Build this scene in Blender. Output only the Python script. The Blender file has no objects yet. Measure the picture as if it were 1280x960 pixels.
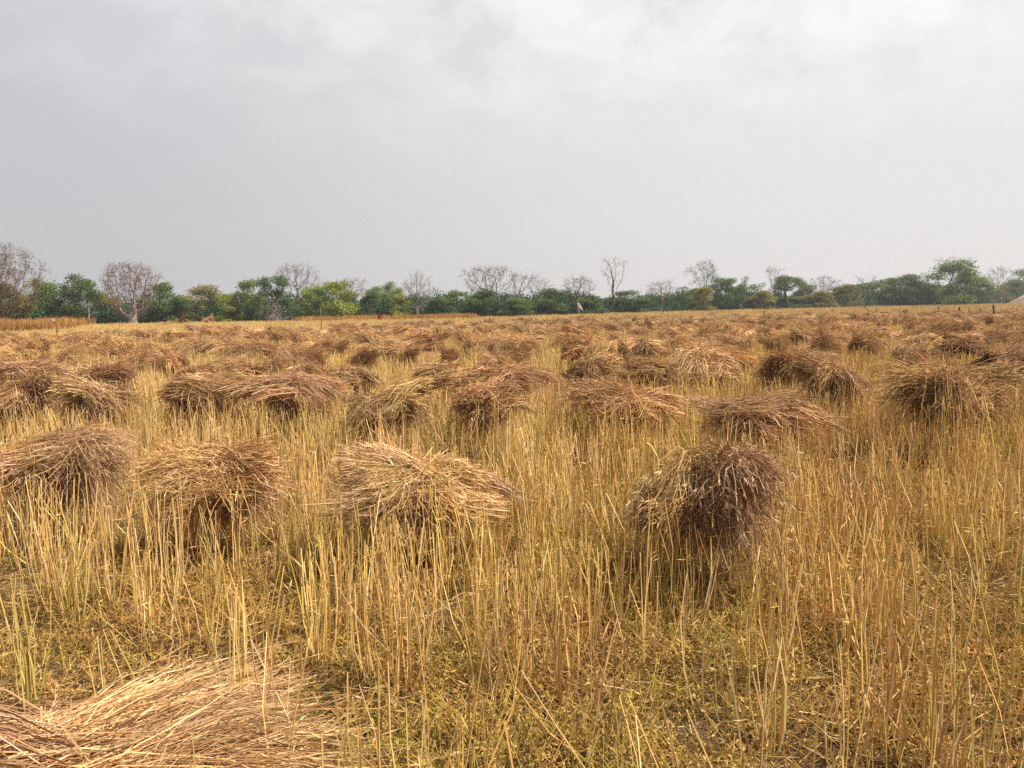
import bpy, math, random
import numpy as np
from mathutils import Matrix, Vector

R = math.radians
rng = np.random.default_rng(11)
scene = bpy.context.scene
COL = scene.collection

# ------------------------------------------------------------------ camera
FPX, EYE = 960.0, 1.55
ROLL, PITCH = R(0.985), math.atan(98 / 960.0)
fw = Vector((0, math.cos(PITCH), -math.sin(PITCH)))
rt0 = Vector((1, 0, 0)); up0 = Vector((0, math.sin(PITCH), math.cos(PITCH)))
rt = rt0 * math.cos(ROLL) - up0 * math.sin(ROLL)
up = up0 * math.cos(ROLL) + rt0 * math.sin(ROLL)
cam_d = bpy.data.cameras.new('camera'); cam = bpy.data.objects.new('camera', cam_d)
COL.objects.link(cam)
M = Matrix.Identity(4)
for i in range(3):
    M[i][0], M[i][1], M[i][2] = rt[i], up[i], -fw[i]
M[2][3] = EYE
cam.matrix_world = M
cam_d.sensor_width = 36; cam_d.lens = 36 * FPX / 1280
cam_d.clip_start = 0.05; cam_d.clip_end = 3000
scene.camera = cam


def hor(x):
    return 382.0 - (x - 640) * math.tan(ROLL)


def ground_at(px, d):
    """point on the ground at forward distance d in the column px of the photograph"""
    y = hor(px) + EYE * FPX / d
    v = fw + rt * ((px - 640) / FPX) - up * ((y - 480) / FPX)
    k = d / v.y
    return v.x * k, d


def height_at(px, ypx, d):
    return EYE + (hor(px) - ypx) * d / FPX


def tree_dist(px):
    return float(np.interp(px, [-150, 0, 165, 400, 640, 900, 1190, 1280, 1450], [78, 80, 84, 88, 95, 120, 152, 162, 180]))


# ------------------------------------------------------------------ helpers
def tag(o, label=None, cat=None, group=None, kind=None):
    if label: o['label'] = label
    if cat: o['category'] = cat
    if group: o['group'] = group
    if kind: o['kind'] = kind
    return o


class MB:
    """collects vertices, quads, triangles and a colour per vertex"""
    def __init__(s):
        s.v, s.q, s.t, s.c, s.n = [], [], [], [], 0

    def add(s, v, q=None, t=None, c=(1, 1, 1)):
        v = np.asarray(v, float).reshape(-1, 3)
        c = np.asarray(c, float)
        c = np.broadcast_to(c, v.shape) if c.ndim == 1 else c
        if q is not None and len(q): s.q.append(np.asarray(q, int) + s.n)
        if t is not None and len(t): s.t.append(np.asarray(t, int) + s.n)
        s.v.append(v); s.c.append(c); s.n += len(v)

    def tubes(s, P, Rad, sides=3, col=(1, 1, 1)):
        """P (n,k,3) polylines, Rad (n,k) radii, col (n,3) or (n,k,3)"""
        P = np.asarray(P, float); n, k = P.shape[:2]
        if n == 0: return
        Rad = np.broadcast_to(np.asarray(Rad, float), (n, k))
        T = np.gradient(P, axis=1)
        T /= np.linalg.norm(T, axis=2, keepdims=True) + 1e-9
        ref = rng.normal(size=(n, 1, 3))
        N = np.cross(T, ref); N /= np.linalg.norm(N, axis=2, keepdims=True) + 1e-9
        B = np.cross(T, N)
        a = np.arange(sides) * 2 * np.pi / sides
        V = P[:, :, None] + Rad[:, :, None, None] * (N[:, :, None] * np.cos(a)[:, None] + B[:, :, None] * np.sin(a)[:, None])
        ids = np.arange(n * k * sides).reshape(n, k, sides)
        q = np.stack([ids[:, :-1], np.roll(ids[:, :-1], -1, 2), np.roll(ids[:, 1:], -1, 2), ids[:, 1:]], -1).reshape(-1, 4)
        col = np.asarray(col, float)
        if col.ndim == 1: c = np.broadcast_to(col, (n * k * sides, 3))
        elif col.ndim == 2: c = np.repeat(col, k * sides, 0)
        else: c = np.repeat(col.reshape(-1, 3), sides, 0)
        s.add(V, q, None, c)

    def leaves(s, C, D, L, W, col):
        """C (n,3) base points, D (n,3) directions, diamond shaped leaf blades"""
        n = len(C)
        if n == 0: return
        D = D / (np.linalg.norm(D, axis=1, keepdims=True) + 1e-9)
        S = np.cross(D, rng.normal(size=(n, 3))); S /= np.linalg.norm(S, axis=1, keepdims=True) + 1e-9
        L = np.broadcast_to(np.asarray(L, float), n)[:, None]; W = np.broadcast_to(np.asarray(W, float), n)[:, None]
        V = np.stack([C, C + D * L * .5 + S * W * .5, C + D * L, C + D * L * .5 - S * W * .5], 1)
        col = np.asarray(col, float)
        c = np.repeat(col, 4, 0) if col.ndim == 2 else np.broadcast_to(col, (n * 4, 3))
        s.add(V, np.arange(n * 4).reshape(n, 4), None, c)

    def box(s, c, d, col=(1, 1, 1), rz=0):
        x, y, z = np.array(d) / 2
        v = np.array([(i, j, k) for i in (-x, x) for j in (-y, y) for k in (-z, z)])
        cs, sn = math.cos(rz), math.sin(rz)
        v = v @ np.array([[cs, sn, 0], [-sn, cs, 0], [0, 0, 1]]) + np.array(c)
        s.add(v, [(0, 1, 3, 2), (4, 6, 7, 5), (0, 4, 5, 1), (2, 3, 7, 6), (0, 2, 6, 4), (1, 5, 7, 3)], None, col)

    def mesh(s, name, mat, smooth=False):
        v = np.concatenate(s.v); c = np.concatenate(s.c)
        q = np.concatenate(s.q) if s.q else np.zeros((0, 4), int)
        t = np.concatenate(s.t) if s.t else np.zeros((0, 3), int)
        me = bpy.data.meshes.new(name)
        me.vertices.add(len(v)); me.vertices.foreach_set('co', v.astype(np.float32).ravel())
        loops = np.concatenate([q.ravel(), t.ravel()]).astype(np.int32)
        me.loops.add(len(loops)); me.loops.foreach_set('vertex_index', loops)
        me.polygons.add(len(q) + len(t))
        st = np.concatenate([np.arange(len(q)) * 4, len(q) * 4 + np.arange(len(t)) * 3]).astype(np.int32)
        me.polygons.foreach_set('loop_start', st)
        me.update(calc_edges=True)
        a = me.color_attributes.new('Col', 'FLOAT_COLOR', 'POINT')
        a.data.foreach_set('color', np.c_[c, np.ones(len(c))].astype(np.float32).ravel())
        me.materials.append(mat)
        if not smooth:
            me.polygons.foreach_set('use_smooth', np.zeros(len(me.polygons), bool))
        else:
            me.polygons.foreach_set('use_smooth', np.ones(len(me.polygons), bool))
        me.validate()
        return me

    def build(s, name, mat, parent=None, smooth=False):
        o = bpy.data.objects.new(name, s.mesh(name, mat, smooth))
        COL.objects.link(o)
        if parent: o.parent = parent
        return o


def empty(name, loc=(0, 0, 0), rz=0, sc=None):
    o = bpy.data.objects.new(name, None); COL.objects.link(o)
    o.empty_display_size = .2
    o.location = loc; o.rotation_euler = (0, 0, rz)
    if sc is not None: o.scale = sc
    return o


def child(name, me, parent, color=None):
    o = bpy.data.objects.new(name, me); COL.objects.link(o); o.parent = parent
    if color: o.color = color
    return o


# ------------------------------------------------------------------ materials
def new_mat(name):
    m = bpy.data.materials.new(name); m.use_nodes = True
    nt = m.node_tree; nt.nodes.clear()
    out = nt.nodes.new('ShaderNodeOutputMaterial')
    return m, nt, nt.nodes, nt.links, out


def plant_mat(name, hue_var=.02, val_var=.35, transl=.25, rough=.6, spec=.25, patch=None, obj_tint=False):
    m, nt, N, L, out = new_mat(name)
    at = N.new('ShaderNodeAttribute'); at.attribute_name = 'Col'
    oi = N.new('ShaderNodeObjectInfo')
    hs = N.new('ShaderNodeHueSaturation')
    mr = N.new('ShaderNodeMapRange'); mr.inputs['To Min'].default_value = .5 - hue_var; mr.inputs['To Max'].default_value = .5 + hue_var
    L.new(oi.outputs['Random'], mr.inputs['Value']); L.new(mr.outputs['Result'], hs.inputs['Hue'])
    mu = N.new('ShaderNodeMath'); mu.operation = 'MULTIPLY'; mu.inputs[1].default_value = 7.31
    fr = N.new('ShaderNodeMath'); fr.operation = 'FRACT'
    L.new(oi.outputs['Random'], mu.inputs[0]); L.new(mu.outputs[0], fr.inputs[0])
    mv = N.new('ShaderNodeMapRange'); mv.inputs['To Min'].default_value = 1 - val_var; mv.inputs['To Max'].default_value = 1 + val_var
    L.new(fr.outputs[0], mv.inputs['Value']); L.new(mv.outputs['Result'], hs.inputs['Value'])
    L.new(at.outputs['Color'], hs.inputs['Color'])
    cur = hs.outputs['Color']
    if obj_tint:
        mx = N.new('ShaderNodeMix'); mx.data_type = 'RGBA'; mx.blend_type = 'MULTIPLY'; mx.inputs[0].default_value = 1
        L.new(cur, mx.inputs[6]); L.new(oi.outputs['Color'], mx.inputs[7]); cur = mx.outputs[2]
    if patch:
        ge = N.new('ShaderNodeNewGeometry')
        no = N.new('ShaderNodeTexNoise'); no.inputs['Scale'].default_value = patch[0]; no.inputs['Detail'].default_value = 3
        L.new(ge.outputs['Position'], no.inputs['Vector'])
        cr = N.new('ShaderNodeValToRGB')
        cr.color_ramp.elements[0].position = .38; cr.color_ramp.elements[0].color = (*patch[1], 1)
        cr.color_ramp.elements[1].position = .62; cr.color_ramp.elements[1].color = (*patch[2], 1)
        L.new(no.outputs['Fac'], cr.inputs['Fac'])
        mx = N.new('ShaderNodeMix'); mx.data_type = 'RGBA'; mx.blend_type = 'MULTIPLY'; mx.inputs[0].default_value = 1
        L.new(cur, mx.inputs[6]); L.new(cr.outputs['Color'], mx.inputs[7]); cur = mx.outputs[2]
    b = N.new('ShaderNodeBsdfPrincipled')
    b.inputs['Roughness'].default_value = rough; b.inputs['Specular IOR Level'].default_value = spec
    L.new(cur, b.inputs['Base Color'])
    if transl > 0:
        tr = N.new('ShaderNodeBsdfTranslucent'); L.new(cur, tr.inputs['Color'])
        ms = N.new('ShaderNodeMixShader'); ms.inputs[0].default_value = transl
        L.new(b.outputs[0], ms.inputs[1]); L.new(tr.outputs[0], ms.inputs[2]); L.new(ms.outputs[0], out.inputs['Surface'])
    else:
        L.new(b.outputs[0], out.inputs['Surface'])
    return m


M_STUB = plant_mat('stubble_straw', .012, .28, .14, .7, .12, patch=(.55, (1.03, 1.0, .80), (1.0, .90, .86)))
M_HEAP = plant_mat('heap_straw', .008, .12, .12, .7, .14, obj_tint=True)
M_WEED = plant_mat('weed_leaves', .02, .28, .2, .55, .25, patch=(.9, (.98, 1.0, .7), (1.12, .94, .8)))
M_LEAF = plant_mat('tree_leaves', .02, .22, .25, .6, .2, obj_tint=True)
M_BARK = plant_mat('tree_bark', .01, .15, 0, .85, .15, obj_tint=True)
M_CROP = plant_mat('ripe_crop', .01, .2, .2, .6, .2)
M_WOOD = plant_mat('weathered_wood', .01, .2, 0, .8, .2)
M_CLOTH = plant_mat('cloth', 0, .05, .2, .8, .1)


def soil_mat():
    m, nt, N, L, out = new_mat('dry_soil')
    ge = N.new('ShaderNodeNewGeometry')
    n1 = N.new('ShaderNodeTexNoise'); n1.inputs['Scale'].default_value = 9; n1.inputs['Detail'].default_value = 8; n1.inputs['Roughness'].default_value = .65
    n2 = N.new('ShaderNodeTexNoise'); n2.inputs['Scale'].default_value = .25; n2.inputs['Detail'].default_value = 5
    n3 = N.new('ShaderNodeTexVoronoi'); n3.inputs['Scale'].default_value = 22; n3.feature = 'DISTANCE_TO_EDGE'
    for n in (n1, n2, n3): L.new(ge.outputs['Position'], n.inputs['Vector'])
    cr = N.new('ShaderNodeValToRGB')
    cr.color_ramp.elements[0].position = .3; cr.color_ramp.elements[0].color = (.045, .029, .018, 1)
    cr.color_ramp.elements[1].position = .72; cr.color_ramp.elements[1].color = (.17, .115, .072, 1)
    L.new(n1.outputs['Fac'], cr.inputs['Fac'])
    mx = N.new('ShaderNodeMix'); mx.data_type = 'RGBA'; mx.blend_type = 'MIX'
    mx.inputs[7].default_value = (.22, .145, .06, 1)
    mr = N.new('ShaderNodeMapRange'); mr.inputs['From Min'].default_value = .4; mr.inputs['From Max'].default_value = .65; mr.inputs['To Max'].default_value = .6
    L.new(n2.outputs['Fac'], mr.inputs['Value']); L.new(mr.outputs['Result'], mx.inputs[0]); L.new(cr.outputs['Color'], mx.inputs[6])
    b = N.new('ShaderNodeBsdfPrincipled'); b.inputs['Roughness'].default_value = .95; b.inputs['Specular IOR Level'].default_value = .1
    L.new(mx.outputs[2], b.inputs['Base Color'])
    bp = N.new('ShaderNodeBump'); bp.inputs['Strength'].default_value = .7; bp.inputs['Distance'].default_value = .03
    ad = N.new('ShaderNodeMath'); ad.operation = 'MULTIPLY_ADD'; ad.inputs[1].default_value = .6
    L.new(n3.outputs['Distance'], ad.inputs[0]); L.new(n1.outputs['Fac'], ad.inputs[2])
    L.new(ad.outputs[0], bp.inputs['Height']); L.new(bp.outputs[0], b.inputs['Normal'])
    L.new(b.outputs[0], out.inputs['Surface'])
    return m


M_SOIL = soil_mat()


def plaster_mat(name, c1, c2, scale=3):
    m, nt, N, L, out = new_mat(name)
    ge = N.new('ShaderNodeNewGeometry')
    n1 = N.new('ShaderNodeTexNoise'); n1.inputs['Scale'].default_value = scale; n1.inputs['Detail'].default_value = 7
    L.new(ge.outputs['Position'], n1.inputs['Vector'])
    cr = N.new('ShaderNodeValToRGB')
    cr.color_ramp.elements[0].position = .35; cr.color_ramp.elements[0].color = (*c1, 1)
    cr.color_ramp.elements[1].position = .65; cr.color_ramp.elements[1].color = (*c2, 1)
    L.new(n1.outputs['Fac'], cr.inputs['Fac'])
    b = N.new('ShaderNodeBsdfPrincipled'); b.inputs['Roughness'].default_value = .9
    L.new(cr.outputs['Color'], b.inputs['Base Color']); L.new(b.outputs[0], out.inputs['Surface'])
    return m


M_PLASTER = plaster_mat('lime_plaster', (.55, .54, .5), (.78, .77, .74))
M_ROOF = plaster_mat('roof_sheet', (.3, .3, .3), (.45, .44, .43))
M_DARK = plaster_mat('dark_opening', (.03, .03, .03), (.05, .045, .04))
M_EARTH = plaster_mat('brick_earth', (.22, .13, .09), (.36, .23, .17), 1.2)

# ------------------------------------------------------------------ ground
xs = np.sinh(np.linspace(-1, 1, 321) * 6.2) / math.sinh(6.2) * 330
ys = np.concatenate([-np.geomspace(.4, 60, 30)[::-1], np.geomspace(.4, 330, 260)])
X, Y = np.meshgrid(xs, ys)
Z = np.zeros_like(X)
for k in range(26):
    f = 2 * np.pi / rng.uniform(.18, 2.2); a = rng.uniform(0, 2 * np.pi); p = rng.uniform(0, 6.28)
    Z += np.sin(X * f * math.cos(a) + Y * f * math.sin(a) + p) / f * .03
Z *= np.exp(-np.hypot(X, Y) / 14); Z = np.clip(Z, -.05, .05)
g = MB(); ny, nx = X.shape
ids = np.arange(nx * ny).reshape(ny, nx)
g.add(np.c_[X.ravel(), Y.ravel(), Z.ravel()], np.stack([ids[:-1, :-1], ids[:-1, 1:], ids[1:, 1:], ids[1:, :-1]], -1).reshape(-1, 4))
ground = g.build('ground', M_SOIL, smooth=True); tag(ground, kind='structure')

# ------------------------------------------------------------------ scatter by geometry nodes (uncountable cover only)
def scatter(name, pts, rot, scl, idx, protos, kind='stuff'):
    me = bpy.data.meshes.new(name)
    n = len(pts)
    me.vertices.add(n); me.vertices.foreach_set('co', pts.astype(np.float32).ravel())
    a = me.attributes.new('rot', 'FLOAT_VECTOR', 'POINT'); a.data.foreach_set('vector', rot.astype(np.float32).ravel())
    a = me.attributes.new('scl', 'FLOAT_VECTOR', 'POINT'); a.data.foreach_set('vector', scl.astype(np.float32).ravel())
    a = me.attributes.new('idx', 'INT', 'POINT'); a.data.foreach_set('value', idx.astype(np.int32))
    me.update()
    o = bpy.data.objects.new(name, me); COL.objects.link(o)
    pc = bpy.data.collections.new(name + '_pieces')
    for i, pm in enumerate(protos):
        pc.objects.link(bpy.data.objects.new('%s_%03d' % (name, i), pm))
    ng = bpy.data.node_groups.new(name + '_nodes', 'GeometryNodeTree')
    ng.interface.new_socket('Geometry', in_out='INPUT', socket_type='NodeSocketGeometry')
    ng.interface.new_socket('Geometry', in_out='OUTPUT', socket_type='NodeSocketGeometry')
    N, L = ng.nodes, ng.links
    gi = N.new('NodeGroupInput'); go = N.new('NodeGroupOutput')
    ci = N.new('GeometryNodeCollectionInfo'); ci.inputs['Collection'].default_value = pc
    ci.inputs['Separate Children'].default_value = True; ci.inputs['Reset Children'].default_value = True
    ip = N.new('GeometryNodeInstanceOnPoints'); ip.inputs['Pick Instance'].default_value = True

    def attr(nm, ty):
        x = N.new('GeometryNodeInputNamedAttribute'); x.data_type = ty; x.inputs['Name'].default_value = nm
        return x.outputs['Attribute']
    L.new(gi.outputs[0], ip.inputs['Points']); L.new(ci.outputs[0], ip.inputs['Instance'])
    L.new(attr('idx', 'INT'), ip.inputs['Instance Index']); L.new(attr('rot', 'FLOAT_VECTOR'), ip.inputs['Rotation'])
    L.new(attr('scl', 'FLOAT_VECTOR'), ip.inputs['Scale']); L.new(ip.outputs[0], go.inputs[0])
    mod = o.modifiers.new('scatter', 'NODES'); mod.node_group = ng
    tag(o, kind=kind)
    return o


def vnoise(x, y, s, seed):
    """smooth 2-D value noise"""
    r = np.random.default_rng(seed).random((257, 257))
    u, v = x / s + 1000, y / s + 1000
    i, j = np.floor(u).astype(int), np.floor(v).astype(int); a, b = u - i, v - j
    a, b = a * a * (3 - 2 * a), b * b * (3 - 2 * b)
    h = lambda p, q: r[p % 257, q % 257]
    return (h(i, j) * (1 - a) + h(i + 1, j) * a) * (1 - b) + (h(i, j + 1) * (1 - a) + h(i + 1, j + 1) * a) * b


def wedge(n, r0, r1, half=R(42)):
    """n points between the forward distances r0 and r1, seen or just outside the frame"""
    y = np.sqrt(rng.uniform(r0 * r0, r1 * r1, n))
    x = y * np.tan(half) * rng.uniform(-1, 1, n) + rng.uniform(-.6, .6, n)
    return x, y


# ------------------------------------------------------------------ stubble
STRAW = np.array([(.67, .465, .18), (.74, .54, .25), (.61, .405, .14), (.63, .465, .16), (.57, .435, .145), (.67, .43, .185), (.81, .63, .37)])


def pick(colors, n, jit=.12):
    c = colors[rng.integers(0, len(colors), n)]
    return c * rng.uniform(1 - jit, 1 + jit, (n, 1))


def stub_clump(n, rad, hmin, hmax, r, lean=.10, k=4):
    m = MB()
    a = rng.uniform(0, 6.28, n); d = rad * np.sqrt(rng.random(n))
    b = np.c_[d * np.cos(a), d * np.sin(a), np.full(n, -.02)]
    h = rng.uniform(hmin, hmax, n)
    ln = rng.normal(0, lean, (n, 2)) + rng.normal(0, lean * .5, 2)
    far = rng.random(n) < .07; ln[far] *= 3.5
    bend = rng.normal(0, .035, (n, 2))
    t = np.linspace(0, 1, k)[None, :, None]
    P = b[:, None] + np.concatenate([(ln * h[:, None])[:, None] * t + bend[:, None] * np.sin(t * np.pi), h[:, None, None] * t], 2)
    rr = r * rng.uniform(.5, 1.2, n)[:, None] * np.linspace(1.15, .62, k)[None]
    col = pick(STRAW, n)[:, None] * np.ones((1, k, 1))
    green = rng.random(n) < .16
    col[green, :2] = col[green, :2] * np.array([.72, .92, .75])
    m.tubes(P, rr, 3, col)
    # a few dry leaf blades and side shoots on the stalks
    for pas in range(2):
        s = rng.random(n) < .5
        if not s.any(): continue
        q = rng.uniform(.3, .95, s.sum())[:, None]
        c = P[s, 0] * (1 - q) + P[s, -1] * q
        dr = rng.normal(0, 1, (s.sum(), 3)); dr[:, 2] = rng.uniform(-.3, 1.4, s.sum())
        m.leaves(c, dr, rng.uniform(.03, .09, s.sum()), r * rng.uniform(.8, 1.5, s.sum()), pick(STRAW, s.sum()))
    return m.mesh('stubble_piece', M_STUB)


near = [stub_clump(int(rng.integers(3, 10)), rng.uniform(.02, .08), .36, .62, .0034, .10) for _ in range(14)]
near += [stub_clump(int(rng.integers(14, 24)), rng.uniform(.02, .05), .42, .68, .0034, .055) for _ in range(5)]
mid = [stub_clump(24, .27, .34, .60, .0044) for _ in range(8)]
farp = [stub_clump(40, .62, .28, .56, .0075, k=3) for _ in range(6)]
vfar = [stub_clump(70, 1.5, .22, .46, .013, k=3) for _ in range(5)]
protos = near + mid + farp + vfar
o1, o2, o3 = len(near), len(near) + len(mid), len(near) + len(mid) + len(farp)
P_, R_, S_, I_ = [], [], [], []


def put(x, y, idx, smin=.85, smax=1.15):
    n = len(x)
    P_.append(np.c_[x, y, np.zeros(n)])
    R_.append(np.c_[np.zeros((n, 2)), rng.uniform(0, 6.28, n)])
    s = rng.uniform(smin, smax, n); S_.append(np.c_[s, s, s * rng.uniform(.85, 1.15, n)])
    I_.append(idx)


x, y = wedge(5000, .5, 9.5)
k = rng.random(len(x)) < np.clip(vnoise(x, y, .75, 3) * .75 + vnoise(x, y, .20, 4) * .9 - .44, .20, 1) * 1.1 * np.interp(y, [1, 3.2, 5, 9], [.36, .52, .85, 1])
x, y = x[k], y[k]
put(x, y, np.where(rng.random(len(x)) < .2, rng.integers(len(near) - 5, len(near), len(x)), rng.integers(0, len(near) - 5, len(x))))
x, y = wedge(9500, 8.5, 30)
k = rng.random(len(x)) < .45 + .6 * vnoise(x, y, 1.6, 5)
put(x[k], y[k], rng.integers(o1, o2, k.sum()))
x, y = wedge(9500, 28, 75)
put(x, y, rng.integers(o2, o3, len(x)), .85, 1.1)
x, y = wedge(6500, 70, 185)
put(x, y, rng.integers(o3, len(protos), len(x)), .85, 1.1)
P_, R_, S_, I_ = (np.concatenate(a) for a in (P_, R_, S_, I_))
dx, dy = P_[:, 0] + 1.34, P_[:, 1] - 1.93
ca, sa = math.cos(R(24)), math.sin(R(24))
k = ((dx * ca + dy * sa) / .60) ** 2 + ((dy * ca - dx * sa) / .45) ** 2 > 1
stub = scatter('stubble', P_[k], R_[k], S_[k], I_[k], protos)
tag(stub, 'tall golden cut stubble standing all over the field', 'stubble')

# ------------------------------------------------------------------ weeds and litter on the ground
WEED = np.array([(.44, .32, .065), (.35, .29, .055), (.50, .34, .11), (.22, .22, .045), (.52, .35, .14), (.44, .26, .09)])


def weed(n, h, ll, rad=.09):
    m = MB(); k = 4
    a = rng.uniform(0, 6.28, n); d = rad * np.sqrt(rng.random(n))
    b = np.c_[d * np.cos(a), d * np.sin(a), np.zeros(n)]
    hh = h * rng.uniform(.4, 1.1, n)
    ln = rng.normal(0, .55, (n, 2))
    t = np.linspace(0, 1, k)[None, :, None]
    P = b[:, None] + np.concatenate([(ln * hh[:, None])[:, None] * t, hh[:, None, None] * (t ** .8)], 2)
    base = WEED[rng.integers(0, len(WEED))] * .92
    m.tubes(P, .0011 * np.linspace(1.2, .7, k)[None], 3, pick(np.vstack([WEED[[0, 2, 4]], STRAW[[0, 2]]]), n))
    nl = 9
    q = rng.uniform(.15, 1.0, (n, nl))
    ki = np.clip((q * (k - 1)).astype(int), 0, k - 2); fr = (q * (k - 1) - ki)[..., None]
    ar = np.arange(n)[:, None]
    C = (P[ar, ki] * (1 - fr) + P[ar, ki + 1] * fr).reshape(-1, 3)
    D = rng.normal(0, 1, (n * nl, 3)); D[:, 2] = np.abs(D[:, 2]) * .6
    cc = .5 * base + .5 * pick(WEED, n * nl, .3)
    m.leaves(C, D, ll * rng.uniform(.5, 1.3, n * nl), ll * .30 * rng.uniform(.5, 1.2, n * nl), cc)
    return m.mesh('weed_piece', M_WEED)


weeds = [weed(int(rng.integers(6, 12)), rng.uniform(.06, .2), rng.uniform(.013, .023)) for _ in range(16)]
weedf = [weed(30, .16, .05, .35) for _ in range(5)]
x, y = wedge(26000, .5, 9)
pr = np.clip(vnoise(x, y, .8, 8) * .9 + vnoise(x, y, .25, 9) * .7 - .22, .24, 1) * np.interp(y, [2, 4.5, 8.5], [1, .9, .5])
pr *= np.interp(x / y, [-.7, -.25, .1], [.35, .65, 1.0])
k = rng.random(len(x)) < pr
x, y = x[k], y[k]
x2, y2 = wedge(1500, 8, 26)
n1, n2 = len(x), len(x2)
s = np.concatenate([rng.uniform(.7, 1.4, n1), rng.uniform(.7, 1.2, n2)])
wo = scatter('weeds', np.c_[np.r_[x, x2], np.r_[y, y2], np.zeros(n1 + n2)], np.c_[np.zeros((n1 + n2, 2)), rng.uniform(0, 6.28, n1 + n2)],
             np.c_[s, s, s], np.r_[rng.integers(0, 16, n1), rng.integers(16, 21, n2)], weeds + weedf)
tag(wo, 'low yellow green weeds creeping between the stubble', 'weeds')


def litter(n, rad, lmin, lmax, r):
    m = MB()
    a = rng.uniform(0, 6.28, n); d = rad * np.sqrt(rng.random(n))
    c = np.c_[d * np.cos(a), d * np.sin(a), rng.uniform(.004, .05, n)]
    yaw = rng.uniform(0, 6.28, n); l = rng.uniform(lmin, lmax, n)
    u = np.c_[np.cos(yaw), np.sin(yaw), rng.normal(0, .12, n)]
    t = np.linspace(-.5, .5, 3)[None, :, None]
    P = c[:, None] + u[:, None] * l[:, None, None] * t
    P[:, 1] += rng.normal(0, .008, (n, 3)); P[:, :, 2] = np.maximum(P[:, :, 2], .003)
    col = pick(np.vstack([STRAW, [(.30, .17, .08), (.36, .22, .11), (.25, .14, .07), (.20, .11, .055), (.33, .2, .1)] * 2]), n) * .68
    m.tubes(P, r * rng.uniform(.6, 1.3, n)[:, None], 3, col)
    return m.mesh('litter_piece', M_STUB)


lit = [litter(18, .22, .04, .26, .0019) for _ in range(10)]
x, y = wedge(11000, .5, 11)
n = len(x); s = rng.uniform(.8, 1.2, n)
lo = scatter('straw_litter', np.c_[x, y, np.zeros(n)], np.c_[np.zeros((n, 2)), rng.uniform(0, 6.28, n)], np.c_[s, s, s], rng.integers(0, 10, n), lit)
tag(lo, 'broken dry straw scattered over the bare soil', 'litter')

# ------------------------------------------------------------------ straw heaps
HSTEM = np.array([(.57, .37, .175), (.67, .465, .24), (.48, .295, .13), (.40, .22, .095), (.76, .57, .33), (.54, .34, .155), (.31, .165, .08)])
HSEED = np.array([(.42, .245, .125), (.32, .175, .09), (.50, .31, .165), (.26, .13, .07), (.66, .47, .29)])


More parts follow.
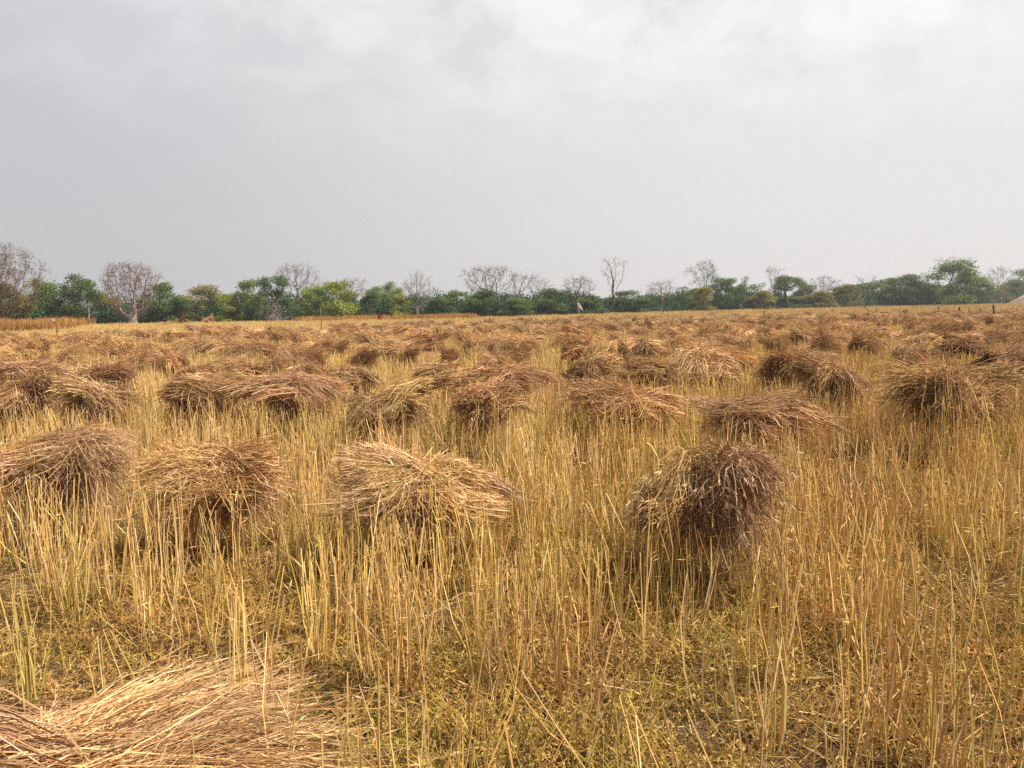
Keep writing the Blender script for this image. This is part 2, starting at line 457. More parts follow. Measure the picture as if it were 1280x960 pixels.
def heap_parts(L, W, H, z0, n, r, fan=.24, droop=.5, seed=6, hang=.10, stray=.03, seed_len=.45, pods=(.035, .085), podw=.005, nb=11, core=True, low=.27, tilt=None, seed_cols=None, pod_noise=.55, broken=.13, wild=1.0):
    """a heap of handfuls; stems along local X with their seed heads at +X; z is height over the ground. Returns two MBs: stems and seed heads."""
    ms, mh = MB(), MB(); k = 6
    by = np.linspace(-.44, .44, nb) * W + rng.normal(0, .13 * W, nb)
    prof = np.clip(1 - .45 * np.abs(2 * by / W) ** 3, .3, 1)
    bz = z0 + H * prof * rng.uniform(.42, .90, nb)
    tilt = rng.normal(0, .15) if tilt is None else tilt
    bx = rng.normal(0, .17 * L, nb); wisp = rng.choice(nb, 3, replace=False); bx[wisp] += np.array([.30, -.28, .22]) * L * wild
    bya = rng.normal(0, fan * 1.5, nb); bp = rng.normal(0, .15, nb); bd = droop * np.where(rng.random(nb) < .25 * wild, rng.uniform(-.5, .2, nb), rng.uniform(.4, 1.5, nb))
    bt = rng.uniform(.68, 1.26, nb)[:, None] * np.stack([np.ones(nb), rng.uniform(.94, 1.04, nb), rng.uniform(.85, 1.1, nb)], 1)
    bl = L * rng.uniform(.52, 1.12, nb); ry = W * rng.uniform(.09, .19, nb); rz = H * rng.uniform(.10, .24, nb)
    b = rng.integers(0, nb, n)
    u = np.clip(rng.normal(0, 1, (n, 2)), -2.1, 2.1)
    t = np.linspace(-.5, .5, k)[None]; tp = t + .5
    l = bl[b] * rng.uniform(.66, 1.04, n)
    brk = rng.random(n) < broken; l[brk] *= rng.uniform(.2, .5, brk.sum())
    yaw = bya[b] + rng.normal(0, .15, n); pit = bp[b] + rng.normal(0, .085, n)
    st = rng.random(n) < stray
    yaw[st] += rng.normal(0, .8, st.sum()); pit[st] += rng.normal(.15, .28, st.sum())
    yaw[brk] += rng.normal(0, .5, brk.sum()); pit[brk] += rng.normal(0, .22, brk.sum())
    spread = .6 + .85 * tp ** 1.4 + .35 * (1 - tp) ** 3
    off = rng.normal(0, .07 * L, n); off[brk] += rng.uniform(-.36, .36, brk.sum()) * L
    sl = off[:, None] + l[:, None] * t
    curl = rng.normal(0, .10, nb)[b][:, None] * l[:, None] * (t ** 2)
    py0 = u[:, :1] * ry[b][:, None] * spread
    px = bx[b][:, None] + sl * np.cos(yaw)[:, None] - np.sin(yaw)[:, None] * curl
    py = by[b][:, None] + py0 + sl * np.sin(yaw)[:, None] + np.cos(yaw)[:, None] * curl
    e = np.clip(np.abs(sl) / (L * .5), 0, 1.25)
    pz = bz[b][:, None] + u[:, 1:] * rz[b][:, None] * spread + sl * pit[:, None] - bd[b][:, None] * H * e ** 2.4 * np.where(sl > 0, 1.25, .7) * rng.uniform(.6, 1.25, (n, 1))
    ov = np.clip(np.abs(py) / (W * .5) - .7, 0, 2)
    pz -= ov ** 1.2 * H * .4
    hg = rng.random(n) < hang
    hd = rng.uniform(.2, .55, n) * hg
    pz -= hd[:, None] * np.clip(tp - .45, 0, 1) ** 1.3 * 2.2 * (z0 + H)
    pz = np.maximum(pz, np.where(hg[:, None], .03, z0 * rng.uniform(.70, 1.0, (n, 1))) + rng.random((n, 1)) * .05)
    pz += tilt * px
    # ragged stems and seed heads that hang from the underside of the heap
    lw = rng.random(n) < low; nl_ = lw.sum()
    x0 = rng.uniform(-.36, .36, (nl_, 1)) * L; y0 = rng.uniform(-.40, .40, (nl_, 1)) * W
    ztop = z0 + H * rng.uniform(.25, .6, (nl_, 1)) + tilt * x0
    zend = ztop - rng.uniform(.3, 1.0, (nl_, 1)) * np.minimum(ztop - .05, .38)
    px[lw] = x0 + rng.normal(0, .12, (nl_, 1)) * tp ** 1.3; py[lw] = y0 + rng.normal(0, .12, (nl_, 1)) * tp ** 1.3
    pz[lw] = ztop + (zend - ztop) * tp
    P = np.stack([px, py, pz], 2)
    P[:, 1:-1] += rng.normal(0, .015 * min(1.3, L), (n, k - 2, 3))
    rr = r * rng.uniform(.65, 1.35, n)[:, None] * np.linspace(1.2, .5, k)[None]
    cst = pick(HSTEM, n, .2) * bt[b]; cst[lw] = pick(HSEED, nl_, .25)  # hanging strands get darker seed browns, painting shade into the hollow below
    ms.tubes(P, rr, 3, cst)
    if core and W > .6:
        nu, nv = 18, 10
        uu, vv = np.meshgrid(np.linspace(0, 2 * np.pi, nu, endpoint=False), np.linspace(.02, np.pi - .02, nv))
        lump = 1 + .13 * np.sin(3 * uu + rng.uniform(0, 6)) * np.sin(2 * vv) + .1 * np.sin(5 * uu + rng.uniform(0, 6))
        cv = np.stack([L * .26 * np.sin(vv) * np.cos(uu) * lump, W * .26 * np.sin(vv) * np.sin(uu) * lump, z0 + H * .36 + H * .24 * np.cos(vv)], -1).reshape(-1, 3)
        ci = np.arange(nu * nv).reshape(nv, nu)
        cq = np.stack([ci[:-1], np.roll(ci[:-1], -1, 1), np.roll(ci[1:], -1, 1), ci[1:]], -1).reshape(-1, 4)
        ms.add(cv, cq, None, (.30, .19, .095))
    sd = rng.random(n) < .8
    Ps = P[sd]; m = len(Ps)
    q = rng.uniform(1 - seed_len, 1.0, (m, seed))
    ki = np.clip((q * (k - 1)).astype(int), 0, k - 2); fr = (q * (k - 1) - ki)[..., None]
    ar = np.arange(m)[:, None]
    C = (Ps[ar, ki] * (1 - fr) + Ps[ar, ki + 1] * fr).reshape(-1, 3)
    T = (Ps[ar, ki + 1] - Ps[ar, ki]).reshape(-1, 3); T /= np.linalg.norm(T, axis=1, keepdims=True) + 1e-9
    D = T + rng.normal(0, pod_noise, T.shape)
    nl = m * seed
    ccol = np.repeat(pick(HSEED if seed_cols is None else seed_cols, m, .25) * bt[b[sd]], seed, 0) * rng.uniform(.8, 1.25, (nl, 1))
    mh.leaves(C, D, rng.uniform(pods[0], pods[1], nl), podw * rng.uniform(.5, 1.4, nl), ccol)
    return ms, mh


def merge(a, b):
    m = MB()
    for s in (a, b):
        off = m.n
        for v, c in zip(s.v, s.c): m.v.append(v); m.c.append(c)
        for q in s.q: m.q.append(q + off)
        for t in s.t: m.t.append(t + off)
        m.n += s.n
    return m


TONES = {'tan': (.97, .94, .90, 1), 'pale': (1.08, 1.05, 1.02, 1), 'reddish': (.96, .84, .76, 1), 'dark': (.80, .70, .64, 1), 'brown': (.88, .80, .74, 1), 'gold': (1.02, .96, .84, 1)}  # 'dark' puts the shadow on the heaps into their tint

# nearest heaps, each with a shape of its own:
# x left, x right, y top, height of the top, seed-end direction in plan (degrees, 0 = right, -90 = towards the viewer), tone, extras, label
NEAR = [
    (-5, 150, 553, .72, 8, 'tan', dict(hang=.2), 'long drooping straw heap at the left frame edge with dark ragged right end'),
    (192, 366, 566, .70, 172, 'gold', dict(hang=.22), 'wide tan straw heap with dark hollow under it, beside the long drooping heap'),
    (428, 606, 580, .66, 200, 'pale', dict(stray=.07), 'untidy straw heap with pale stalk ends fanned over its middle, behind the foreground pile'),
    (800, 966, 570, .76, -62, 'tan', dict(hang=.14, low=.34, stray=.08, droop=.5, fan=.6, nb=10, seed=9, H=.22, pods=(.025, .06), podw=.005), 'brown heap with ragged seed heads drooping towards the viewer over a dark hollow'),
    (882, 1022, 500, .74, 186, 'tan', dict(fan=.3, stray=.05), 'straw heap with coarse stalks combed to the right, just behind the dark seed head heap'),
    (1100, 1278, 460, .90, 205, 'brown', dict(fan=.26, stray=.04, n=1.6, H=.36, tilt=.16), 'tallest broad brown heap near the right edge, stalks sweeping down to the right'),
    (722, 836, 486, .74, 168, 'reddish', dict(fan=.35, stray=.05), 'reddish heap with a pale brush of cut stalk ends on its right side'),
    (568, 652, 484, .76, 215, 'reddish', dict(stray=.1), 'small reddish brown heap with stray stalks poking up'),
    (440, 547, 486, .76, 195, 'brown', dict(stray=.1, fan=.4), 'dark brown heap with stiff stalk ends bristling from its top'),
    (308, 432, 473, .76, 10, 'tan', dict(), 'wide flat tan heap above dark gaps, left of the bristling brown heap'),
    (204, 293, 477, .76, 20, 'brown', dict(hang=.2), 'brown heap with a rusty upright tuft on its right end'),
    (74, 167, 482, .74, 5, 'tan', dict(hang=.2), 'rounded tan heap with dark shaggy front beside the long flat heap at left'),
    (-12, 82, 479, .76, 0, 'tan', dict(), 'long flat heap with dark underside at the left edge, behind the drooping one'),
    (565, 682, 461, .76, 10, 'reddish', dict(), 'wide reddish heap behind the small one with stray stalks poking up'),
    (523, 578, 455, .74, 190, 'tan', dict(), 'plump tan heap behind the bristling brown heap, bleached on top'),
    (378, 426, 461, .74, 160, 'brown', dict(), 'heap with pinkish top and black shaded right end above the flat tan heap'),
    (420, 470, 461, .72, 185, 'tan', dict(), 'low tan heap right beside the pink topped one'),
    (338, 400, 463, .70, 15, 'pale', dict(), 'pale flattened heap of long straws left of the pink topped heap'),
    (284, 342, 456, .74, 180, 'brown', dict(), 'low dark topped heap above the wide flat tan heap'),
    (228, 276, 459, .72, 170, 'tan', dict(), 'small tan heap behind the heap with the rusty tuft'),
    (98, 168, 459, .76, 0, 'brown', dict(hang=.2), 'dark fronted heap behind the rounded shaggy heap at left'),
    (-5, 72, 452, .74, 15, 'pale', dict(), 'pale sloping heap behind the long flat heap at the left edge'),
    (702, 768, 448, .80, 230, 'dark', dict(fan=.4), 'dark curled heap like a nest behind the reddish brush heap'),
    (772, 846, 450, .78, 190, 'dark', dict(hang=.3), 'long dark shaggy heap right of the curled nest heap'),
    (836, 934, 440, .84, 205, 'pale', dict(fan=.3, H=.32, tilt=.14), 'big pale backed heap sloping down right, above the combed stalk heap'),
    (946, 1012, 444, .80, 240, 'dark', dict(hang=.3), 'square dark fronted heap between the pale backed heap and a brown one'),
    (1000, 1088, 458, .78, 150, 'brown', dict(fan=.3), 'rounded brown heap left of the tallest broad heap'),
    (1116, 1168, 423, .84, 200, 'pale', dict(stray=.06), 'bleached fuzzy heap behind the tallest broad heap'),
    (1164, 1228, 419, .84, 180, 'brown', dict(), 'humped brown heap with two dark hollows, behind the tallest broad heap'),
    (1212, 1290, 440, .80, 20, 'reddish', dict(), 'low reddish heap cut by the right frame edge'),
    (768, 822, 424, .84, 195, 'pale', dict(stray=.06), 'bleached fuzzy heap with dark red foot, behind the long dark shaggy heap'),
    (702, 738, 429, .80, 200, 'reddish', dict(), 'small pinkish heap with black left side, behind the curled nest heap'),
]
P2 = [  # further heaps: x left, x right, y top, height, tone
    (440, 478, 437, .76, 'dark'), (500, 527, 435, .74, 'reddish'), (551, 576, 436, .74, 'dark'), (583, 618, 425, .78, 'brown'),
    (600, 636, 445, .72, 'tan'), (630, 670, 425, .76, 'tan'), (846, 892, 425, .78, 'brown'), (904, 930, 425, .78, 'dark'),
    (868, 902, 411, .78, 'dark'), (916, 936, 407, .80, 'reddish'), (950, 986, 419, .80, 'reddish'), (958, 977, 404, .76, 'dark'),
    (1016, 1040, 421, .78, 'dark'), (1018, 1036, 409, .78, 'brown'), (1037, 1059, 404, .76, 'reddish'), (1061, 1096, 417, .86, 'dark'),
    (1094, 1114, 399, .80, 'pale'), (1130, 1149, 401, .80, 'brown'), (1159, 1189, 406, .80, 'dark'), (1196, 1216, 403, .80, 'brown'),
    (1232, 1251, 398, .80, 'dark'), (1258, 1290, 417, .82, 'brown'), (1120, 1152, 449, .72, 'brown'), (196, 218, 418, .76, 'dark'),
    (134, 178, 431, .74, 'brown'), (88, 116, 431, .74, 'dark'), (30, 66, 430, .76, 'reddish'), (156, 186, 446, .72, 'brown'),
    (204, 236, 446, .76, 'brown'), (270, 318, 429, .74, 'tan'), (394, 428, 427, .76, 'brown'), (380, 408, 447, .74, 'dark'),
    (364, 388, 419, .76, 'reddish'), (806, 815, 400, .95, 'dark'),
]


def dist_of(px, ytop, ztop):
    return (EYE - ztop) * FPX / max(ytop - hor(px), 5)


heaps = []   # (px, d, root) for labels and for the fill
used = []


def set_heap(name, meshes, x, y, yaw, color, label, sc=(1, 1, 1)):
    r = empty(name, (x, y, 0), yaw, sc)
    for nm, me in meshes: child(nm, me, r, color)
    tag(r, label, 'straw heap', 'straw heaps on the stubble field')
    return r


# the pile at the photographer's feet
gx, gy = -1.34, 1.93
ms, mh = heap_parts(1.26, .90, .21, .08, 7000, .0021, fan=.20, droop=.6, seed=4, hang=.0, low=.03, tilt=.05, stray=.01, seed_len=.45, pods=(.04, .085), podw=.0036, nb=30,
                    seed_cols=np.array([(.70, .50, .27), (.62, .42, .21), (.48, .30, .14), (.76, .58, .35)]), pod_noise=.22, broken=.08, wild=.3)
r = empty('straw_heap', (gx, gy, 0), R(24))
for nm, mb in (('stems', ms), ('seed_heads', mh)):
    o = mb.build(nm, M_HEAP, r); o.color = (1.04, 1.0, .93, 1)
tag(r, 'bright straw heap at the bottom left corner, closest to the viewer', 'straw heap', 'straw heaps on the stubble field')
used.append((gx, gy, 1.0))

for (xl, xr, yt, zt, dr, tone, ex, label) in NEAR:
    cx = (xl + xr) / 2
    d = dist_of(cx, yt, zt)
    wm = (xr - xl) * d / FPX
    c = abs(math.cos(R(dr)))
    Lh, Wh = (wm * (.86 if d < 5.5 else .76), max(.34, wm * .40)) if c > .5 else (.54, wm * .50)
    ex = dict(ex); H = ex.pop('H', min(.24, .10 + .085 * wm) if c > .5 else .24)
    nn = int((5200 if d < 6 else 2700) * ex.pop('n', 1.0))
    rad = .00165 * max(1, d / 5.0) ** .8
    kw = dict(fan=.26, droop=.62, seed=7, hang=.08, stray=.05, podw=.0036 * max(1, d / 5) ** .7, pods=(.02, .06), nb=14); kw.update(ex)
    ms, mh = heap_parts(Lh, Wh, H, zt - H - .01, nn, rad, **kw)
    x, y = ground_at(cx, d + Wh * .12)
    r = empty('straw_heap', (x, y, 0), R(dr))
    for nm, mb in (('stems', ms), ('seed_heads', mh)):
        o = mb.build(nm, M_HEAP, r); o.color = TONES[tone]
    tag(r, label, 'straw heap', 'straw heaps on the stubble field')
    used.append((x, y, max(Lh, Wh) * .55))

# shared meshes for the heaps further off
KM = []
for i in range(12):
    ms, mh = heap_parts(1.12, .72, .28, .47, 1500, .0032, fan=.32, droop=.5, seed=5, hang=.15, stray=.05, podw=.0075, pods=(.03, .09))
    KM.append(merge(ms, mh).mesh('straw_heap', M_HEAP))
KF = []
for i in range(8):
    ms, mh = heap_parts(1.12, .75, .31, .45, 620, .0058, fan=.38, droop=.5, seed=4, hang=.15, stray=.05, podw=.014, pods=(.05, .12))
    KF.append(merge(ms, mh).mesh('straw_heap', M_HEAP))

LAND = [(-40, 'tall twiggy tree at the left edge'), (66, 'crooked stick with the white rag'), (165, 'thick pale trunk'), (216, 'low dark straw stacks'),
        (261, 'small round straw stack'), (308, 'leafy tree beside the flat topped one'), (343, 'flat topped dark tree'), (373, 'grey leafless umbrella tree'), (430, 'bright green bush'),
        (476, 'red cloth'), (523, 'sparse pale twiggy tree'), (566, 'end of the uncut crop'), (612, 'wide leafless twin crowned tree'), (672, 'small pale leafless crown'),
        (724, 'round leafless tree'), (767, 'dead forked tree'), (826, 'pinkish half bare tree'), (880, 'tall feathery tree'), (922, 'dark green tree beside the feathery tree'),
        (967, 'thin pale poplar'), (1028, 'loose reddish tree'), (1085, 'leaning dead branch'), (1130, 'white wall'), (1188, 'big round green tree'),
        (1241, 'thick dark stake'), (1300, 'brown mound')]
ORD = ['nearest', 'second', 'third', 'fourth', 'fifth', 'sixth', 'seventh', 'eighth', 'ninth', 'tenth', 'eleventh', 'twelfth', 'thirteenth', 'fourteenth', 'fifteenth',
       'sixteenth', 'seventeenth', 'eighteenth', 'nineteenth', 'twentieth', 'twenty first', 'twenty second', 'twenty third', 'twenty fourth', 'twenty fifth']
TWORD = {'tan': 'tan', 'pale': 'bleached', 'reddish': 'reddish', 'dark': 'dark', 'brown': 'brown', 'gold': 'golden'}
far_list = []   # px, x, y, wm, zt, tone, yaw
for (xl, xr, yt, zt, tone) in P2:
    cx = (xl + xr) / 2; d = dist_of(cx, yt, zt)
    x, y = ground_at(cx, d + .1)
    far_list.append((cx, x, y, (xr - xl) * d / FPX * .85, zt, tone, rng.uniform(-.5, .5) + (math.pi if rng.random() < .6 else 0)))
    used.append((x, y, .6))
# fill the rest of the field with heaps, in loose rows
cand = []
for yy in np.arange(7.5, 60, 1.15):
    for xx in np.arange(-46, 48, 1.45):
        x = xx + rng.normal(0, .35); y = yy + rng.normal(0, .4) + .06 * xx
        if y < 7.2 or abs(x) > y * .70 + .6: continue
        px = 640 + x / y * FPX
        lim = np.interp(px, [0, 640, 1280], [35, 49, 54])
        if y > lim + rng.normal(0, 2): continue
        cand.append((px, x, y))
cand.sort(key=lambda a: a[2] + rng.uniform(0, 3))
rest = []
room = 292 - len(NEAR) - 1 - len(far_list)
for (px, x, y) in cand:
    gap = 1.32
    if y < 13 and rng.random() < .55: continue
    if any((x - a) ** 2 + (y - b) ** 2 < (gap * .75 + c * .5) ** 2 for a, b, c in used): continue
    used.append((x, y, .55))
    if room <= 0:
        rest.append((x, y)); continue
    room -= 1
    tone = rng.choice(['tan', 'tan', 'brown', 'reddish', 'tan', 'pale', 'gold', 'brown', 'dark'])
    far_list.append((px, x, y, rng.uniform(.5, 1.0), rng.uniform(.52, .78), str(tone), rng.uniform(-.6, .6) + (math.pi if rng.random() < .6 else 0)))
far_list.sort(key=lambda a: a[2])
cnt = {}
far_list = sorted(far_list + [(640 + a / b_ * FPX, a, b_, None, 0, '', 0) for a, b_, _ in used[:len(NEAR) + 1]], key=lambda a: a[2])
for (px, x, y, wm, zt, tone, yaw) in far_list:
    lx, land = min(LAND, key=lambda a: abs(a[0] - px))
    cnt[land] = cnt.get(land, 0) + 1
    if wm is None: continue
    od = ORD[cnt[land] - 1]
    shape = 'small' if wm < .70 else 'wide' if wm > .88 else 'low' if zt < .65 else 'round'
    lab = '%s %s heap below the %s, %s from front' % (shape, TWORD[tone], land, od)
    me = (KM if y < 19 else KF); me = me[rng.integers(0, len(me))]
    o = bpy.data.objects.new('straw_heap', me); COL.objects.link(o)
    o.location = (x, y, 0); o.rotation_euler = (0, 0, yaw)
    o.scale = (wm / 1.1, wm / 1.1 * rng.uniform(.85, 1.15), zt / .76)
    o.color = tuple(min(1.2, c * 1.10) for c in TONES[tone])
    tag(o, lab, 'straw heap', 'straw heaps on the stubble field')

if rest:
    rp = np.array(rest); n = len(rp); q = rng.uniform(.5, .95, n)
    ro = scatter('distant_straw', np.c_[rp, np.zeros(n)], np.c_[np.zeros((n, 2)), rng.uniform(-.6, .6, n) + np.where(rng.random(n) < .6, math.pi, 0)], np.c_[q, q, rng.uniform(.7, 1.0, n)], rng.integers(0, len(KF), n), KF)
    tag(ro, 'farthest tiny straw heaps before the bare strip along the trees', 'straw heaps')

# ------------------------------------------------------------------ uncut crop at the far side
def crop_piece():
    m = MB(); n = 110; k = 4
    b = np.c_[rng.uniform(-.6, .6, (n, 2)), np.zeros(n)]
    h = rng.normal(.86, .13, n); t = np.linspace(0, 1, k)[None, :, None]
    ln = rng.normal(0, .16, (n, 2))
    P = b[:, None] + np.concatenate([ln[:, None] * t ** 1.5, h[:, None, None] * t], 2)
    c = pick(np.array([(.44, .21, .05), (.50, .27, .08), (.37, .17, .04), (.55, .32, .10)]), n)
    m.tubes(P, np.array([[.008, .010, .016, .004]]), 3, c)
    return m.mesh('crop_piece', M_CROP)


cp = [crop_piece() for _ in range(4)]


def crop(name, poly, label, scz):
    """poly: four (column, distance) corners, filled with standing stalks"""
    c = [np.array(ground_at(px, d)) for px, d in poly]
    n = int(.5 * abs(sum(c[i][0] * c[(i + 1) % 4][1] - c[(i + 1) % 4][0] * c[i][1] for i in range(4))) * 1.5)
    u, v = rng.random((2, n, 1))
    p = (c[0] * (1 - u) + c[1] * u) * (1 - v) + (c[3] * (1 - u) + c[2] * u) * v
    s = np.ones((n, 3)) * scz * rng.uniform(.62, 1.2, (n, 1)); s[:, :2] = 1
    o = scatter(name, np.c_[p, np.zeros(n)], np.c_[np.zeros((n, 2)), rng.uniform(0, 6.28, n)], s, rng.integers(0, 4, n), cp)
    tag(o, label, 'crop')


crop('standing_crop', [(-160, 50), (62, 54), (112, 76), (-160, 74)], 'patch of uncut orange brown crop at the left edge before the trees', 1.0)
crop('standing_crop', [(388, 73), (585, 79), (596, 90), (372, 85)], 'strip of uncut brown crop under the bright green bush', .70)

# ------------------------------------------------------------------ trees
def colonize(seed, h, crown_r, base, prof, n_att=420, step=.28, kill=.45, trunk_r=.2, lean=0., up=.12, lobes=0, fork=0, twig=.012, stretch=1.0):
    """a tree skeleton that grows towards points filling a crown: prof(t) is the crown radius from its base (0) to its top (1).
    Returns nodes (n,3), parents (n,), radii (n,), terminal mask (n,)"""
    rg = np.random.default_rng(seed)
    A = []
    if lobes:
        lc = []
        while len(lc) < lobes:
            t = rg.random(); a = rg.uniform(0, 6.283); q = math.sqrt(rg.random())
            rad = prof(t) * crown_r * q * .85
            lc.append((rad * math.cos(a), rad * math.sin(a), base * h + t * (h - base * h) * .9))
        lr = rg.uniform(.20, .38, lobes) * crown_r
        while len(A) < n_att:
            i = rg.integers(0, lobes); d = rg.normal(0, 1, 3); d /= np.linalg.norm(d)
            p = np.array(lc[i]) + d * lr[i] * rg.random() ** .4 * np.array([1, 1, .75])
            if .08 * h < p[2] < h * 1.02: A.append(p)
    else:
        ph = rg.uniform(0, 6.28, 3)
        while len(A) < n_att:
            t = rg.random(); a = rg.uniform(0, 6.283); q = math.sqrt(rg.uniform(.02, 1))
            rad = prof(t) * crown_r * q * (1 + .18 * math.sin(2 * a + ph[0]) + .14 * math.sin(3 * a + ph[1] + 4 * t))
            A.append(np.array([rad * math.cos(a) + lean * t * crown_r, rad * math.sin(a), (base + t * (1 - base)) * h]))
    A = np.array(A)
    nodes = [np.zeros(3)]; par = [-1]
    top = base * h * .92; k = max(2, int(top / step)); dv = np.array([lean * .3, 0, 1.])
    for i in range(k):
        dv = dv + rg.normal(0, .06, 3); dv[2] = max(dv[2], .8); dv /= np.linalg.norm(dv)
        nodes.append(nodes[-1] + dv * top / k); par.append(len(nodes) - 2)
    nd = np.array(nodes)
    D = np.linalg.norm(A[:, None] - nd[None], axis=2); near = D.argmin(1); dist = D.min(1)
    for it in range(160):
        if len(A) == 0 or len(nodes) > 2600: break
        dirs = A - np.array(nodes)[near]; dirs /= np.linalg.norm(dirs, axis=1, keepdims=True) + 1e-9
        u = np.unique(near); new = []
        for i in u:
            d = dirs[near == i].mean(0) + np.array([0, 0, up]) + rg.normal(0, .16, 3)
            d /= np.linalg.norm(d) + 1e-9
            p = nodes[i] + d * step
            new.append((i, p))
        m0 = len(nodes)
        for i, p in new: nodes.append(p); par.append(int(i))
        nn = np.array([p for _, p in new])
        Dn = np.linalg.norm(A[:, None] - nn[None], axis=2)
        bi = Dn.argmin(1); bd = Dn[np.arange(len(A)), bi]
        up_ = bd < dist; near[up_] = bi[up_] + m0; dist[up_] = bd[up_]
        alive = dist > kill
        if alive.all() and it > 120: break
        A, near, dist = A[alive], near[alive], dist[alive]
    nd = np.array(nodes); par = np.array(par); n = len(nd)
    w = np.zeros(n); kids = np.bincount(par[1:], minlength=n); term = kids == 0
    w[term] = 1
    for i in range(n - 1, 0, -1): w[par[i]] += w[i]
    r = twig * w ** .46
    r *= 1 + (trunk_r / r[0] - 1) * np.clip((w / w[0]) ** .6, 0, 1)
    r = np.maximum(r, twig)
    colonize.lobes = (np.array(lc), lr) if lobes else None
    return nd, par, r, term


def skeleton_mesh(sk, lo, hi, cols, sides, flare=0., twigs=0, twig_len=.35, twig_r=.009):
    """segments of the skeleton whose radius lies in [lo, hi); twigs: short shoots at every thin node"""
    nd, par, r, term = sk
    m = MB()
    i = np.arange(1, len(nd)); sel = i[(r[i] >= lo) & (r[i] < hi)]
    P = np.stack([nd[par[sel]], nd[sel]], 1); rr = np.stack([np.minimum(r[par[sel]], r[sel] * 1.5), r[sel]], 1)
    if flare: rr *= 1 + flare * np.exp(-P[:, :, 2] / .5)
    P[:, 1] += (P[:, 1] - P[:, 0]) * .06
    m.tubes(P, rr, sides, pick(np.array(cols), len(sel), .15))
    if twigs:
        ts = np.repeat(np.where(r < .03)[0], twigs); n = len(ts)
        d = nd[ts] - nd[par[ts]]; d /= np.linalg.norm(d, axis=1, keepdims=True) + 1e-9
        d = d + rng.normal(0, .6, (n, 3)); d[:, 2] += .15; d /= np.linalg.norm(d, axis=1, keepdims=True)
        l = twig_len * rng.uniform(.5, 1.4, n)[:, None]
        e = nd[ts] + d * l
        mid = nd[ts] + d * l * .5 + rng.normal(0, .03, (n, 3))
        m.tubes(np.stack([nd[ts], mid, e], 1), twig_r * np.array([[1.1, .9, .6]]), 3, pick(np.array(cols), n, .2))
        m.tips = e
    return m


GREY = [(.17, .14, .12), (.21, .18, .155), (.13, .105, .09)]
PALE = [(.23, .195, .165), (.185, .155, .13), (.28, .245, .21)]
BRN = [(.14, .092, .068), (.18, .12, .09), (.10, .07, .052)]
MAUV = [(.17, .125, .10), (.14, .10, .08), (.21, .155, .125)]


def clump_leaves(m, centers, rad, per, size, cols, flat=.7, dens_out=.6):
    for c, rr in zip(centers, rad):
        n = per
        d = rng.normal(0, 1, (n, 3)); d /= np.linalg.norm(d, axis=1, keepdims=True)
        q = rng.random(n) ** dens_out
        p = c + d * q[:, None] * rr * np.array([1, 1, flat])
        dr = d * .6 + rng.normal(0, .8, (n, 3))
        cc = cols[rng.integers(0, len(cols))] * rng.uniform(.75, 1.25)
        cc = cc * rng.uniform(.8, 1.2, (n, 1))
        m.leaves(p, dr, size * rng.uniform(.6, 1.4, n), size * .6 * rng.uniform(.6, 1.4, n), cc)


GRN = np.array([(.055, .105, .025), (.075, .125, .03), (.045, .085, .025), (.09, .14, .035)])
LIME = np.array([(.13, .18, .035), (.10, .155, .03), (.16, .20, .045)])
OLIV = np.array([(.12, .115, .035), (.15, .13, .045), (.09, .095, .03)])
DKG = np.array([(.03, .07, .025), (.042, .085, .03), (.025, .058, .024)])

PROF = {'round': lambda t: math.sin(math.pi * (.12 + .80 * t)) ** .7, 'umbrella': lambda t: (.45 + .55 * min(1, t * 1.6)) * (1 - .45 * t ** 3), 'bushy': lambda t: (1 - t ** 2.2) ** .6 * (.8 + .2 * t),
        'loose': lambda t: math.sin(math.pi * (.15 + .75 * t)), 'fan': lambda t: .12 + .88 * t ** .8 if t < .85 else 1 - (t - .85) * 2.2, 'column': lambda t: .35 + .65 * math.sin(math.pi * (.1 + .8 * t)), 'flat': lambda t: 1 - .35 * t}


